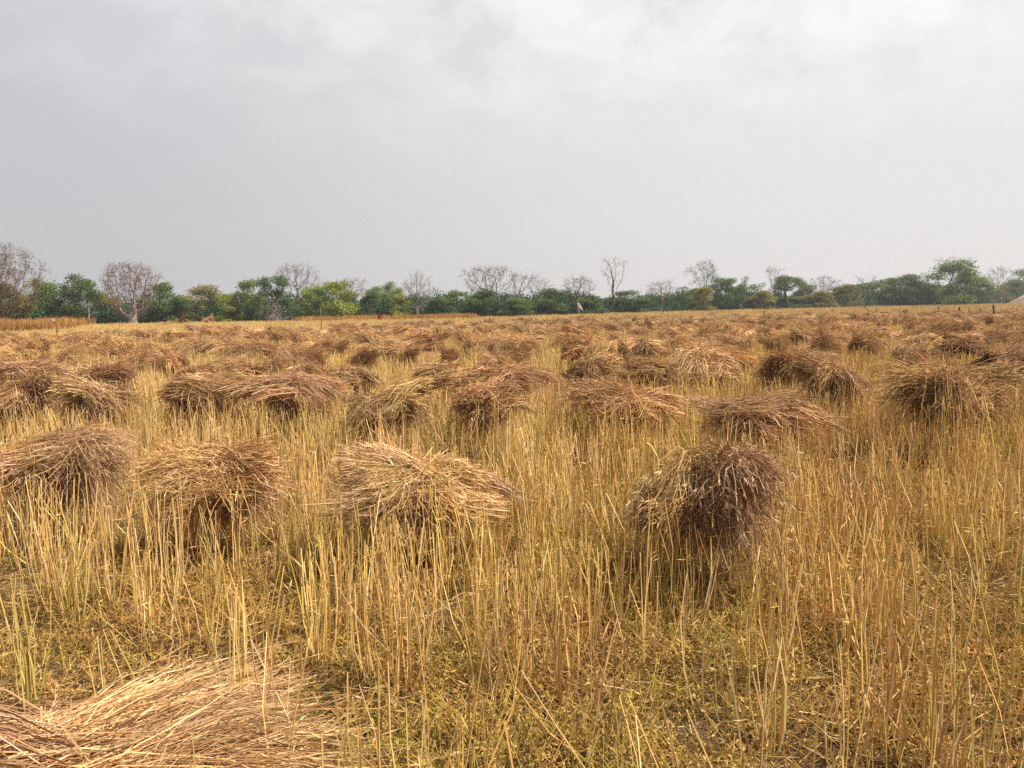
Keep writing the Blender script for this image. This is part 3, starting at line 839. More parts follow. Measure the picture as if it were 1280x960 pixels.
def green_model(seed, kind):
    """leafy tree 7 m high with a crown about 7 m wide; kind: round, umbrella, bushy, loose"""
    global rng
    keep = rng; rng = np.random.default_rng(seed)
    base = {'round': .14, 'umbrella': .62, 'bushy': .05, 'loose': .22}[kind]
    sk = colonize(seed, 7.0, 3.4, base, PROF[kind], 420 if kind != 'loose' else 260, .34, .5, .20, lobes={'round': 26, 'umbrella': 13, 'bushy': 26, 'loose': 16}[kind], up=.1)
    tr = skeleton_mesh(sk, .0, 9, BRN if kind != 'loose' else GREY, 5, .5)
    cr = MB()
    nd, par, r, term = sk
    ts = np.where((r < .035) & (nd[:, 2] > .15 * 7 if kind != 'bushy' else nd[:, 2] > .1))[0]
    per = {'round': 7, 'umbrella': 9, 'bushy': 7, 'loose': 5}[kind]
    # each limb has its own shade of leaf
    top = np.zeros(len(nd), int); cnt_ = 0
    for i in range(1, len(nd)):
        top[i] = top[par[i]]
        if r[i] > .035: cnt_ += 1; top[i] = cnt_
    shade = rng.uniform(.70, 1.35, cnt_ + 1)
    n = len(ts) * per; base_ = np.repeat(nd[ts], per, 0)
    p = base_ + rng.normal(0, .24, (n, 3)) * np.array([1, 1, .7])
    cc = np.repeat(shade[top[ts]], per)[:, None] * rng.uniform(.75, 1.25, (n, 1)) * np.stack([rng.uniform(.9, 1.15, n), np.ones(n), rng.uniform(.8, 1.1, n)], 1)
    dr = rng.normal(0, 1, (n, 3)); dr[:, 2] += .3
    cr.leaves(p, dr, .20 * rng.uniform(.6, 1.4, n), .13 * rng.uniform(.6, 1.4, n), cc)
    lc, lr = colonize.lobes
    for c, q in zip(lc, lr):
        n = int({'round': 260, 'umbrella': 240, 'bushy': 260, 'loose': 120}[kind] * (q / 1.0) ** 2)
        d = rng.normal(0, 1, (n, 3)); d /= np.linalg.norm(d, axis=1, keepdims=True)
        wob = 1 + .25 * np.sin(d[:, 0] * 5 + c[0]) * np.sin(d[:, 2] * 6 + c[1])
        p = c + d * (rng.random(n) ** .45 * q * wob)[:, None] * np.array([1, 1, .68])
        ok = p[:, 2] > .05; p, d = p[ok], d[ok]; n = len(p)
        cc = rng.uniform(.68, 1.38) * rng.uniform(.75, 1.25, (n, 1)) * np.stack([rng.uniform(.9, 1.15, n), np.ones(n), rng.uniform(.8, 1.1, n)], 1)
        cr.leaves(p, d * .5 + rng.normal(0, .9, (n, 3)), .21 * rng.uniform(.6, 1.4, n), .14 * rng.uniform(.6, 1.4, n), cc)
    out = (tr.mesh('trunk', M_BARK, True), cr.mesh('crown', M_LEAF))
    rng = keep
    return out


GM = {k: [green_model(100 + 7 * i + 31 * j, k) for i in range(n)] for j, (k, n) in enumerate((('round', 5), ('umbrella', 2), ('bushy', 5), ('loose', 3)))}
LEAFC = {'green': (.155, .215, .045, 1), 'dark': (.085, .135, .038, 1), 'lime': (.25, .28, .05, 1), 'olive': (.23, .20, .055, 1), 'mid': (.12, .175, .042, 1), 'rust': (.17, .105, .05, 1), 'blue': (.10, .145, .042, 1)}

# px column, y top, width px, kind, colour, extra distance, label
GREEN = [
    (62, 357, 52, 'bushy', 'mid', 4, 'dense green tree just right of the tall twiggy tree at the left edge'),
    (46, 352, 36, 'loose', 'lime', 9, 'pale yellowish tree showing behind the tall twiggy tree'),
    (100, 351, 62, 'round', 'dark', 2, 'dark green tree left of the thick pale trunk'),
    (134, 370, 50, 'bushy', 'olive', 5, 'brownish low tree behind the left side of the thick pale trunk'),
    (204, 361, 54, 'round', 'dark', 3, 'dark green tree right of the thick pale trunk'),
    (226, 374, 40, 'bushy', 'mid', 2, 'low green bush right of the dark tree by the pale trunk'),
    (256, 364, 58, 'round', 'olive', 4, 'olive green spreading tree above the small round straw stack'),
    (284, 371, 40, 'bushy', 'lime', 1, 'small yellow green bush at the end of the olive tree'),
    (312, 357, 44, 'round', 'green', 2, 'rounded bright leafy tree beside the flat topped one'),
    (342, 354, 46, 'umbrella', 'dark', -2, 'dark flat topped tree on a bare forked trunk'),
    (352, 376, 60, 'bushy', 'dark', 5, 'dark bush behind the flat topped tree trunk'),
    (392, 361, 52, 'bushy', 'green', 0, 'green bush under the grey leafless umbrella tree'),
    (426, 357, 54, 'round', 'lime', -1, 'bright yellow green bush, the lightest of the tree line'),
    (462, 367, 44, 'bushy', 'dark', 2, 'dark low tree right of the lightest bush'),
    (484, 358, 46, 'round', 'green', 6, 'tall green tree left of the sparse pale twiggy tree'),
    (500, 371, 36, 'bushy', 'lime', 0, 'small lime bush left of the sparse pale twiggy tree'),
    (548, 374, 40, 'bushy', 'dark', 3, 'low dark bush right of the sparse pale twiggy tree'),
    (572, 368, 44, 'round', 'mid', 5, 'low round tree left of the wide leafless twin crowns'),
    (606, 366, 56, 'bushy', 'dark', 2, 'dark thicket tree below the wide leafless twin crowns'),
    (648, 374, 56, 'bushy', 'mid', 0, 'green bush right below the leaning leafless crown'),
    (690, 366, 58, 'round', 'dark', 3, 'broad dark green tree left of the round leafless tree'),
    (738, 371, 46, 'bushy', 'mid', 2, 'low green bush right of the white cloth pole'),
    (782, 367, 56, 'round', 'mid', 4, 'dense low tree right of the dead forked tree'),
    (806, 374, 36, 'bushy', 'dark', 1, 'small dark bush left of the pinkish half bare tree'),
    (850, 362, 44, 'loose', 'mid', 5, 'thin green tree right of the pinkish half bare tree'),
    (880, 362, 36, 'bushy', 'olive', -3, 'olive brown bush at the foot of the tall feathery tree'),
    (908, 352, 46, 'round', 'dark', 3, 'dark green tree beside the tall feathery tree'),
    (936, 351, 40, 'loose', 'dark', 6, 'uneven dark tree left of the thin pale poplar'),
    (952, 366, 40, 'bushy', 'olive', 0, 'faded olive bush at the foot of the thin pale poplar'),
    (986, 352, 52, 'umbrella', 'blue', 2, 'dark layered tree right of the thin pale poplar'),
    (988, 372, 60, 'bushy', 'blue', 5, 'bluish dark bush under the layered tree'),
    (1024, 366, 48, 'bushy', 'olive', 0, 'dull olive bush under the loose reddish tree'),
    (1060, 359, 44, 'bushy', 'olive', -2, 'rounded olive bush left of the white pole'),
    (1098, 354, 58, 'round', 'mid', 8, 'soft green tree behind the white wall'),
    (1134, 349, 48, 'round', 'dark', 0, 'dark green tree right of the white wall'),
    (1160, 358, 40, 'bushy', 'olive', 12, 'hazy olive tree between two dark trees near the white wall'),
    (1188, 335, 72, 'round', 'mid', -6, 'biggest round green tree of the right side'),
    (1224, 352, 46, 'bushy', 'green', -4, 'lighter round tree right of the biggest green tree'),
    (1250, 358, 44, 'loose', 'olive', -2, 'olive tree with twigs, behind the thick dark stake'),
    (1008, 358, 40, 'bushy', 'mid', 10, 'soft green bush between the layered tree and the loose reddish tree'),
    (1046, 361, 40, 'bushy', 'blue', 10, 'bluish bush behind the rounded olive bush near the white pole'),
    (1078, 358, 44, 'bushy', 'mid', 14, 'hazy green bush behind the white pole'),
    (1116, 351, 44, 'bushy', 'green', 12, 'taller green bush rising behind the white wall'),
    (1152, 356, 40, 'bushy', 'mid', 4, 'green bush right of the low whitewashed hut'),
    (1206, 346, 50, 'bushy', 'mid', 6, 'green bush filling the right side of the biggest green tree'),
    (1266, 352, 44, 'bushy', 'blue', 14, 'bluish bush just left of the brown mound'),
    (868, 364, 40, 'bushy', 'blue', 8, 'bluish bush left behind the tall feathery tree'),
    (922, 362, 44, 'bushy', 'dark', 9, 'dark bush between the feathery tree and the pale poplar'),
    (1286, 342, 60, 'round', 'blue', 22, 'bluish far tree above the brown mound at right'),
    (10, 362, 60, 'bushy', 'olive', -3, 'olive brown foliage mass under the tall twiggy tree'),
    (-20, 372, 60, 'bushy', 'dark', 2, 'dark bush cut by the left frame edge'),
]
cyc = {}
for (px, yt, wpx, kind, colr, ex, label) in GREEN:
    d = tree_dist(px) + ex
    x, y = ground_at(px, d)
    h = height_at(px, yt, d); w = wpx * d / FPX
    i = cyc.get(kind, 0); cyc[kind] = i + 1
    tm, cm = GM[kind][i % len(GM[kind])]
    H0 = 6.1
    W0 = 5.9
    r = empty('bush' if kind == 'bushy' else 'leafy_tree', (x, y, 0), rng.uniform(0, 6.28), (w / W0, w / W0, h / H0))
    child('trunk', tm, r, (1, 1, 1, 1)); child('crown', cm, r, LEAFC[colr])
    tag(r, label, 'bush' if kind == 'bushy' else 'tree', 'bushes of the tree line' if kind == 'bushy' else 'leafy trees of the tree line')

# leafless and half leafless trees
# px, y top, width px, extra distance, kwargs, bark, leaf colour or None, leaves per twig, name, label
BARE = [
    (8, 306, 84, -4, 'round', .22, dict(trunk_r=.24, n_att=520, up=.22), BRN, (.165, .095, .042), 5, 'tall twiggy reddish brown tree, half leafless, at the left frame edge'),
    (166, 328, 86, -1, 'umbrella', .17, dict(trunk_r=.42, n_att=640, up=.02), MAUV, (.185, .105, .075), 2, 'broad pinkish leafless tree on a thick pale fluted trunk'),
    (372, 328, 64, 8, 'umbrella', .42, dict(trunk_r=.24, n_att=420, up=.05), GREY, None, 0, 'grey leafless umbrella shaped tree behind the green bush'),
    (404, 352, 40, 14, 'umbrella', .5, dict(trunk_r=.12, n_att=200), GREY, (.2, .14, .09), 1, 'small low leafless crown right of the umbrella shaped one'),
    (442, 346, 50, 14, 'flat', .58, dict(trunk_r=.16, n_att=300, up=.0), GREY, None, 0, 'flat wide leafless crown behind the lightest green bush'),
    (522, 341, 44, 0, 'loose', .22, dict(trunk_r=.16, n_att=330, up=.3), PALE, (.24, .19, .13), 1, 'sparse pale twiggy tree with whitish trunks'),
    (612, 332, 64, 6, 'umbrella', .40, dict(trunk_r=.24, n_att=460, up=.06), BRN, (.12, .10, .06), 1, 'wide leafless crown, left one of the touching pair'),
    (646, 341, 44, 7, 'fan', .36, dict(trunk_r=.18, n_att=220, lean=.5, up=.1), GREY, None, 0, 'leaning leafless crown, right one of the touching pair'),
    (674, 348, 36, 10, 'umbrella', .5, dict(trunk_r=.12, n_att=220), PALE, (.28, .22, .15), 1, 'small pale leafless crown right of the leaning one'),
    (723, 343, 42, 1, 'round', .42, dict(trunk_r=.22, n_att=300, up=.0), BRN, (.10, .085, .05), 1, 'round dark leafless tree with a short bent trunk'),
    (767, 320, 42, 3, 'fan', .28, dict(trunk_r=.20, n_att=150, up=.22, kill=.55), GREY, None, 0, 'dead forked tree with long upright limbs'),
    (826, 351, 42, 1, 'umbrella', .48, dict(trunk_r=.14, n_att=260), MAUV, (.21, .12, .08), 1, 'pinkish half bare tree over dark bushes'),
    (880, 328, 38, 3, 'column', .40, dict(trunk_r=.20, n_att=110, up=.45), GREY, (.095, .11, .055), 6, 'tall feathery tree rising above its neighbours, right of the middle'),
    (967, 333, 32, 3, 'fan', .34, dict(trunk_r=.16, n_att=120, up=.7), PALE, None, 0, 'thin pale poplar without leaves'),
    (1028, 345, 52, 4, 'loose', .30, dict(trunk_r=.18, n_att=330, up=.25), MAUV, (.20, .14, .10), 1, 'loose reddish tree with few leaves, above olive bushes'),
    (1080, 346, 34, 6, 'fan', .34, dict(trunk_r=.14, n_att=90, up=.6), GREY, None, 0, 'thin bare trunks above the leaning dead branch'),
    (1194, 322, 54, 4, 'fan', .36, dict(trunk_r=.28, n_att=200, up=.4), GREY, None, 0, 'bare twigs of a tall tree sticking out behind the biggest green tree'),
    (1248, 333, 40, 2, 'loose', .36, dict(trunk_r=.20, n_att=300, up=.3), MAUV, (.2, .15, .09), 1, 'bare topped tree between the lighter round tree and the brown mound'),
    (346, 376, 32, -3, 'bushy', .12, dict(trunk_r=.10, n_att=160, step=.22), PALE, (.42, .34, .30), 1, 'whitish dry bush tangled under the flat topped tree'),
    (112, 378, 26, -3, 'fan', .15, dict(trunk_r=.08, n_att=60, up=.4), PALE, None, 0, 'whitish dry saplings left of the thick pale trunk'),
]
for i, (px, yt, wpx, ex, pf, base, kw, bark, leafc, per, label) in enumerate(BARE):
    d = tree_dist(px) + ex
    x, y = ground_at(px, d)
    h = height_at(px, yt, d); w = wpx * d / FPX
    sk = colonize(40 + i, h * .96, w * (.54 if pf == 'umbrella' else .48), base, PROF[pf], **{**dict(step=.34, kill=.46, twig=.011), **kw})
    r = empty('bare_tree', (x, y, 0), rng.uniform(0, 6.28) if not kw.get('lean') else 0)
    tr = skeleton_mesh(sk, .075, 9, [(.36, .30, .25), (.42, .35, .30)] if i == 1 else bark, 7, .5).build('trunk', M_BARK, r, True); tr.color = (1, 1, 1, 1)
    cm = skeleton_mesh(sk, 0, .075, bark, 4, 0, 4 if pf != 'fan' else 3, .5 if pf != 'fan' else .8, .0085)
    if leafc is not None:
        tips = np.repeat(cm.tips, per, 0); tips = tips + rng.normal(0, .14, tips.shape)
        cc = np.array(leafc) * rng.uniform(.7, 1.3, (len(tips), 1))
        cm.leaves(tips, rng.normal(0, 1, (len(tips), 3)), .12, .07, cc)
    o = cm.build('crown', M_BARK, r); o.color = (1, 1, 1, 1)
    tag(r, label, 'tree', 'bare trees of the tree line')

# thicket that closes the tree line below the crowns
def thicket_piece(seed):
    m = MB(); cs = rng.uniform(-1, 1, (26, 3)) * np.array([2.4, 1.6, .9]) + np.array([0, 0, 1.0])
    clump_leaves(m, cs, rng.uniform(.4, .8, 26), 46, .24, DKG * 1.5, .8)
    return m.mesh('thicket_piece', M_LEAF)


tp = [thicket_piece(i) for i in range(6)]
pxs = np.arange(-170, 1460, 7.0)
pp, ss = [], []
for k, (e0, hh) in enumerate(((5, 1.0), (11, 1.2), (19, 1.45))):
    for px in pxs:
        q = px + rng.uniform(-4, 4); d = tree_dist(q) + e0 + rng.uniform(-2, 2)
        x, y = ground_at(q, d); pp.append((x, y, -.2))
        s = rng.uniform(.75, 1.15); ss.append((s, s, s * hh * rng.uniform(.8, 1.2)))
pp, ss = np.array(pp), np.array(ss); n = len(pp)
th = scatter('thicket', pp, np.c_[np.zeros((n, 2)), rng.uniform(0, 6.28, n)], ss, rng.integers(0, 6, n), tp)
tag(th, 'dark thicket filling the foot of the tree line', 'thicket')

# ------------------------------------------------------------------ straw stacks at the field edge
def stack(px, d, w, h, tone, label, n=700):
    x, y = ground_at(px, d)
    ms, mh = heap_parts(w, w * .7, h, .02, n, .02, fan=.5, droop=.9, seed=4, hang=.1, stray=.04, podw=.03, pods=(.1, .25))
    o = merge(ms, mh).build('straw_stack', M_HEAP); o.location = (x, y, 0); o.color = TONES[tone]
    tag(o, label, 'straw stack')


stack(216, 74, 2.2, .55, 'brown', 'low grey topped straw stack right of the thick pale trunk')
stack(231, 76, 1.4, .5, 'dark', 'flat dark straw stack, right neighbour of the grey topped stack')
stack(203, 70, 1.6, .35, 'dark', 'thin flattened straw stack at the left of the grey topped stack', 400)
stack(261, 76, 1.0, .85, 'reddish', 'small round reddish straw stack standing alone under the olive tree', 500)

# ------------------------------------------------------------------ stakes, sticks and cloths
def stick(name, pts, r0, r1, label, cat, col=(.10, .075, .055), group=None, parent=None, wob=.01):
    p = np.array(pts, float); k = len(p)
    m = MB(); m.tubes(p[None], np.linspace(r0, r1, k)[None], 6, np.array(col))
    o = m.build(name, M_WOOD, parent, True)
    return o


def stake(px, ytop, ybase, r, label, leanpx=0, zvis=.42, col=(.10, .075, .055)):
    """ybase: where the stake disappears in the stubble (height zvis)"""
    d = (EYE - zvis) * FPX / max(ybase - hor(px), 3)
    d = min(d, tree_dist(px) - 3)
    x, y = ground_at(px, d); h = height_at(px, ytop, d)
    dx = leanpx * d / FPX
    k = 6; t = np.linspace(0, 1, k); r *= .62
    p = np.c_[dx * t + rng.normal(0, .012, k), rng.normal(0, .012, k), -.05 + (h + .05) * t]
    o = stick('wooden_stake', p, r, r * .75, label, 'stake', col)
    o.location = (x, y, 0)
    tag(o, label, 'stake', 'stakes standing in the field')
    return o, d, h, dx


stake(402.5, 384, 414, .05, 'thin grey post standing alone below the grey umbrella tree', 0, col=(.2, .17, .14))
stake(363.5, 404, 414, .022, 'short thin stake left of the lone grey post')
stake(423, 409, 416, .022, 'short thin stake right of the lone grey post')
stake(497.5, 405, 410, .05, 'short dark stake below the sparse pale twiggy tree')
stake(612, 397, 402, .07, 'short dark stub below the wide leafless crown')
stake(670, 397, 404, .04, 'thin stake left of the white cloth pole, standing by itself')
stake(719.5, 396, 401, .04, 'short stake close to the left of the white cloth pole')
stake(725.5, 397, 404, .04, 'stake right in front of the white cloth pole')
stake(743.5, 394, 400, .05, 'dark stake right of the white cloth pole, before the bushes')
stake(757, 395, 404, .035, 'thin pale stake below the dead forked tree', col=(.25, .2, .15))
stake(835.5, 393, 400, .05, 'stake below the pinkish half bare tree')
stake(872.5, 393, 401, .035, 'thin pale stake below the tall feathery tree', col=(.28, .22, .16))
stake(956, 388, 399, .06, 'bent dark stake below the faded olive bush', -1.5)
stake(1040, 386, 391, .06, 'short dark stake below the loose reddish tree')
stake(1096.5, 385, 391, .07, 'dark stake leaning left near the white wall', -2)
stake(1173.5, 383, 391, .09, 'dark stake below the left side of the biggest green tree', -1)
stake(1180, 385, 390, .06, 'slanting stake, right neighbour of the dark stake below the biggest tree', 2.5)
stake(1193.5, 384, 391, .07, 'leaning stake, left leg of the crossed pair below the biggest tree', 5.5)
stake(1202, 383, 391, .07, 'leaning stake, right leg of the crossed pair below the biggest tree', -3)
stake(1211, 385, 394, .07, 'pale squat stake right of the crossed pair', 0, col=(.24, .17, .11))
stake(1225.5, 385, 397, .09, 'pale brown stake between the squat one and the thick dark one', 0, col=(.26, .18, .11))
stake(1241, 381, 394, .12, 'thick dark stake, the stoutest, near the right frame edge')

# leaning dead branch
d = 52; x, y = ground_at(1093, d)
m = MB()
m.tubes(np.array([[(0, 0, 0), (-.18, 0, .35), (-.38, .05, .7), (-.62, .05, 1.0), (-.85, .08, 1.12)]]), np.array([[.045, .04, .035, .028, .016]]), 6, np.array((.10, .075, .06)))
m.tubes(np.array([[(-.38, .05, .7), (-.42, .1, .95), (-.40, .1, 1.2)], [(-.62, .05, 1.0), (-.8, 0, 1.3), (-.9, 0, 1.38)], [(-.18, 0, .35), (-.05, .1, .6), (.02, .1, .72)]]), np.array([[.02, .014, .008]]), 5, np.array((.12, .09, .07)))
o = m.build('dead_branch', M_WOOD, None, True); o.location = (x, y, 0)
tag(o, 'leaning dead branch stuck in the field left of the white wall', 'branch')

# crooked stick with a white rag
d = 33; x, y = ground_at(71, d)
r = empty('crooked_stick', (x, y, 0))
m = MB()
m.tubes(np.array([[(0, 0, -.05), (.02, 0, .35), (.07, 0, .7), (.06, .02, 1.0), (-.03, .02, 1.25), (-.22, .03, 1.52)]]), np.array([[.026, .026, .024, .02, .017, .01]]), 6, np.array((.10, .06, .045)))
m.tubes(np.array([[(.07, 0, .72), (.13, .02, .9), (.20, .02, .98)]]), np.array([[.012, .009, .006]]), 5, np.array((.2, .13, .07)))
m.build('stick', M_WOOD, r, True)


def rag(w, h, nx, nz, amp):
    m = MB(); u, v = np.meshgrid(np.linspace(-.5, .5, nx), np.linspace(0, 1, nz))
    X = u * w * (1 - .25 * v); Yy = amp * np.sin(u * 9 + v * 3) + amp * .6 * np.sin(v * 7)
    Zz = -v * h * (1 + .15 * np.sin(u * 7))
    ids = np.arange(nx * nz).reshape(nz, nx)
    q = np.stack([ids[:-1, :-1], ids[:-1, 1:], ids[1:, 1:], ids[1:, :-1]], -1).reshape(-1, 4)
    return m, np.stack([X, Yy, Zz], -1).reshape(-1, 3), q


def put_rag(name, w, h, amp, col, parent, loc, ry=0):
    m, v, q = rag(w, h, 9, 9, amp)
    m.add(v, q, None, col)
    o = m.build(name, M_CLOTH, parent, True); o.location = loc; o.rotation_euler = (0, ry, 0)
    sm = o.modifiers.new('thickness', 'SOLIDIFY'); sm.thickness = .006
    return o


put_rag('rag', .20, .09, .015, (.75, .72, .62), r, (-.06, .0, 1.32), R(20))
tag(r, 'crooked thin stick with a scrap of white rag near its top', 'stick')

# white cloth on a pole
d = 84; x, y = ground_at(728.5, d)
r = empty('cloth_pole', (x, y, 0))
m = MB(); m.tubes(np.array([[(.05, 0, 0), (0, 0, .6), (-.25, 0, 1.15), (-.6, 0, 1.75)]]), np.array([[.035, .03, .028, .02]]), 6, np.array((.12, .09, .07)))
m.build('pole', M_WOOD, r, True)
put_rag('cloth', .26, .85, .04, (.8, .8, .78), r, (-.52, -.04, 1.68), R(-31))
tag(r, 'leaning pole with a long white cloth before the dark bushes', 'flag pole')

# red cloth
d = 71; x, y = ground_at(476, d)
r = empty('cloth_stake', (x, y, 0))
m = MB(); m.tubes(np.array([[(-.1, 0, 0), (-.08, 0, .5), (-.12, 0, 1.0)]]), np.array([[.02, .02, .015]]), 5, np.array((.12, .09, .07))); m.build('stake', M_WOOD, r, True)
put_rag('cloth', .42, .5, .05, (.33, .035, .04), r, (.08, -.03, 1.0), R(35))
tag(r, 'crumpled red cloth on a short stake before the uncut crop', 'cloth')

# ------------------------------------------------------------------ buildings far right
def hut(px, d, w, dep, h, name, label, door_x=0.2, flat=True):
    x, y = ground_at(px, d)
    r = empty(name, (x, y, 0), R(-8))
    m = MB(); m.box((0, 0, h / 2), (w, dep, h)); m.build('wall', M_PLASTER, r)
    m = MB(); m.box((0, 0, h + .07), (w + .3, dep + .3, .14)); m.build('roof', M_ROOF, r)
    m = MB(); m.box((door_x * w, -dep / 2 - .01, .85), (.8, .06, 1.7)); m.build('door', M_DARK, r)
    m = MB(); m.box((-.28 * w, -dep / 2 - .01, h * .6), (.6, .06, .6)); m.build('window', M_DARK, r)
    tag(r, label, 'hut')


hut(1106, 158, 1.7, 1.6, 2.0, 'white_hut', 'small white hut, leftmost of the white buildings behind the trees')
hut(1143, 168, 3.2, 2.4, 2.0, 'white_hut', 'low whitewashed hut partly hidden by the dark tree right of the white wall')
hut(1164, 176, 2.2, 2.0, 2.4, 'white_hut', 'pale hut deep between the trees left of the biggest green tree')
x, y = ground_at(1124, 156)
m = MB(); m.box((0, 0, .55), (4.0, .22, 1.1)); m.box((0, 0, 1.14), (4.1, .3, .1))
o = m.build('boundary_wall', M_PLASTER); o.location = (x, y, 0); o.rotation_euler = (0, 0, R(5))
tag(o, 'low white boundary wall beside the small white hut', 'wall')
x, y = ground_at(1081.5, 150)
m = MB(); m.tubes(np.array([[(0, 0, 0), (0, 0, 1.3), (.01, 0, 2.7)]]), np.array([[.07, .07, .06]]), 8, np.array((.7, .7, .7)))
m.box((0, 0, 2.74), (.16, .16, .08), (.6, .6, .6))
o = m.build('white_pole', M_WOOD, None, True); o.location = (x, y, 0)
tag(o, 'slim white pole standing before the trees left of the white hut', 'pole')

# brown mound at the right edge
d = 150; x, y = ground_at(1296, d)
u, v = np.meshgrid(np.linspace(0, 2 * np.pi, 40, endpoint=False), np.linspace(0, 1, 16))
rad = 5.6 * v * (1 + .07 * np.sin(3 * u + 1) + .05 * np.sin(7 * u)); zz = 3.0 * (1 - v ** 1.25) + .10 * np.sin(5 * u + 6 * v) * v * (1 - v) * 4
m = MB(); ids = np.arange(40 * 16).reshape(16, 40)
m.add(np.stack([rad * np.cos(u), rad * .7 * np.sin(u), zz - .02], -1).reshape(-1, 3), np.stack([ids[:-1], np.roll(ids[:-1], -1, 1), np.roll(ids[1:], -1, 1), ids[1:]], -1).reshape(-1, 4))
o = m.build('earth_mound', M_EARTH, None, True); o.location = (x, y, 0)
tag(o, 'sloping pinkish brown mound of earth at the right frame edge', 'mound')

# ------------------------------------------------------------------ haze
m, nt, N, L, out = new_mat('haze_air')
pv = N.new('ShaderNodeVolumePrincipled'); pv.inputs['Density'].default_value = .0005; pv.inputs['Color'].default_value = (.88, .91, .95, 1)
pv.inputs['Anisotropy'].default_value = .2
L.new(pv.outputs[0], out.inputs['Volume'])
mb = MB(); mb.box((0, 135, 6.75), (680, 410, 15.5))
hz = mb.build('haze', m); tag(hz, kind='stuff')

# ------------------------------------------------------------------ light
SUN_EL, SUN_AZ = R(54), R(100)      # azimuth from +Y towards +X
S = Vector((math.cos(SUN_EL) * math.sin(SUN_AZ), math.cos(SUN_EL) * math.cos(SUN_AZ), math.sin(SUN_EL)))
ld = bpy.data.lights.new('sun', 'SUN'); ld.energy = 5.0; ld.angle = R(3); ld.color = (1, .94, .84)
lo_ = bpy.data.objects.new('sun', ld); COL.objects.link(lo_)
lo_.rotation_euler = S.to_track_quat('Z', 'Y').to_euler()

w = bpy.data.worlds.new('World'); scene.world = w; w.use_nodes = True
nt = w.node_tree; N, L = nt.nodes, nt.links; N.clear()
out = N.new('ShaderNodeOutputWorld'); bg = N.new('ShaderNodeBackground'); bg.inputs['Strength'].default_value = .10
sky = N.new('ShaderNodeTexSky'); sky.sky_type = 'NISHITA'; sky.sun_disc = False
sky.sun_elevation = SUN_EL; sky.sun_rotation = SUN_AZ; sky.dust_density = 4; sky.air_density = 1
tc = N.new('ShaderNodeTexCoord')


def math_(op, a, b=None, c=None):
    n = N.new('ShaderNodeMath'); n.operation = op
    for i, q in enumerate((a, b, c)):
        if q is None: continue
        if isinstance(q, (int, float)): n.inputs[i].default_value = q
        else: L.new(q, n.inputs[i])
    return n.outputs[0]


def rng_(v, a, b, c, d, smooth=True):
    n = N.new('ShaderNodeMapRange'); n.interpolation_type = 'SMOOTHSTEP' if smooth else 'LINEAR'
    L.new(v, n.inputs['Value'])
    for nm, q in zip(('From Min', 'From Max', 'To Min', 'To Max'), (a, b, c, d)): n.inputs[nm].default_value = q
    return n.outputs['Result']


def mixc(f, a, b, mode='MIX'):
    n = N.new('ShaderNodeMix'); n.data_type = 'RGBA'; n.blend_type = mode
    for i, q in ((0, f), (6, a), (7, b)):
        if isinstance(q, (int, float)): n.inputs[i].default_value = q
        elif isinstance(q, tuple): n.inputs[i].default_value = (*q, 1)
        else: L.new(q, n.inputs[i])
    return n.outputs[2]


sx = N.new('ShaderNodeSeparateXYZ'); L.new(tc.outputs['Generated'], sx.inputs[0])
dt = N.new('ShaderNodeVectorMath'); dt.operation = 'DOT_PRODUCT'; L.new(tc.outputs['Generated'], dt.inputs[0]); dt.inputs[1].default_value = Vector((.62, .60, .50)).normalized()
glow = rng_(dt.outputs['Value'], .25, 1.0, 0, 1)
zz = math_('ADD', math_('MAXIMUM', sx.outputs['Z'], 0.0), .42)
cb = N.new('ShaderNodeCombineXYZ')
L.new(math_('DIVIDE', sx.outputs['X'], zz), cb.inputs[0]); L.new(math_('DIVIDE', sx.outputs['Y'], zz), cb.inputs[1])
nz = N.new('ShaderNodeTexNoise'); nz.inputs['Scale'].default_value = 6.5; nz.inputs['Detail'].default_value = 8; nz.inputs['Roughness'].default_value = .60
nz.inputs['Distortion'].default_value = .25
L.new(cb.outputs[0], nz.inputs['Vector'])
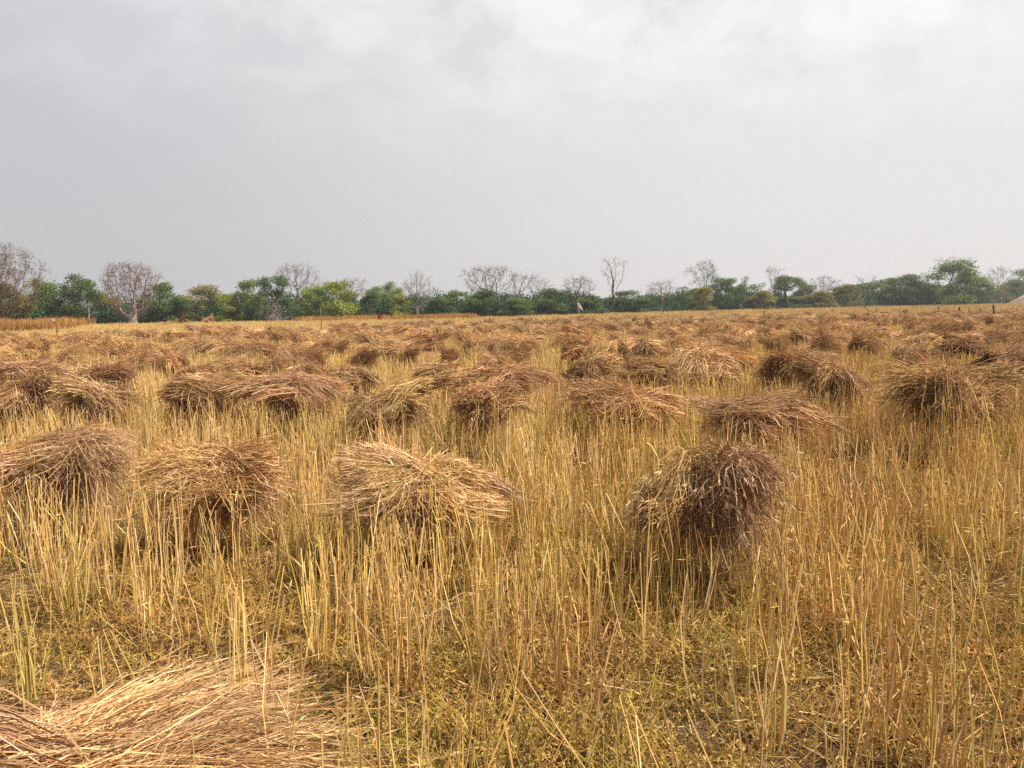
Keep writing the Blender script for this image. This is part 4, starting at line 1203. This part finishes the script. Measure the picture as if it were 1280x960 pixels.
nb = N.new('ShaderNodeTexNoise'); nb.inputs['Scale'].default_value = 2.2; nb.inputs['Detail'].default_value = 4
L.new(cb.outputs[0], nb.inputs['Vector'])
elev = rng_(sx.outputs['Z'], .12, .38, 0, 1)
puff = rng_(nz.outputs['Fac'], .40, .66, -1, 1)
broad = rng_(nb.outputs['Fac'], .35, .65, -1, 1)
# values at Background strength 0.10
grey = mixc(rng_(sx.outputs['X'], -.55, .55, 0, 1, False), (3.80, 3.76, 3.84), (4.62, 4.46, 4.38))
grey = mixc(glow, grey, (5.6, 5.44, 5.40))
zen = rng_(sx.outputs['Z'], .42, .8, 1.0, .72)
amp = math_('MULTIPLY', elev, .075)
k1 = math_('MULTIPLY_ADD', puff, amp, 1.0)
k2 = math_('MULTIPLY_ADD', broad, math_('MULTIPLY', elev, .03), 1.0)
kk = math_('MULTIPLY', math_('ADD', math_('MULTIPLY', k1, k2), math_('MULTIPLY', elev, .20)), zen)
cl = N.new('ShaderNodeVectorMath'); cl.operation = 'SCALE'; L.new(grey, cl.inputs[0]); L.new(kk, cl.inputs['Scale'])
gap = math_('MULTIPLY', rng_(nz.outputs['Fac'], .45, .36, 0, .3), elev)
cloud = mixc(gap, cl.outputs[0], (4.3, 4.38, 4.55))
skyc = mixc(.88, sky.outputs[0], cloud)
L.new(skyc, bg.inputs['Color']); L.new(bg.outputs[0], out.inputs['Surface'])

# ------------------------------------------------------------------ render settings
vs = scene.view_settings
vs.view_transform = 'Standard'; vs.look = 'None'; vs.exposure = 0.62; vs.gamma = 1; vs.use_curve_mapping = False
cy = scene.cycles
cy.max_bounces = 6; cy.diffuse_bounces = 3; cy.glossy_bounces = 2; cy.transmission_bounces = 3; cy.volume_bounces = 0; cy.transparent_max_bounces = 4
cy.use_denoising = False; cy.denoiser = 'OPENIMAGEDENOISE'; cy.denoising_input_passes = 'RGB_ALBEDO_NORMAL'; cy.denoising_prefilter = 'ACCURATE'
cy.caustics_reflective = False; cy.caustics_refractive = False
scene.render.film_transparent = False
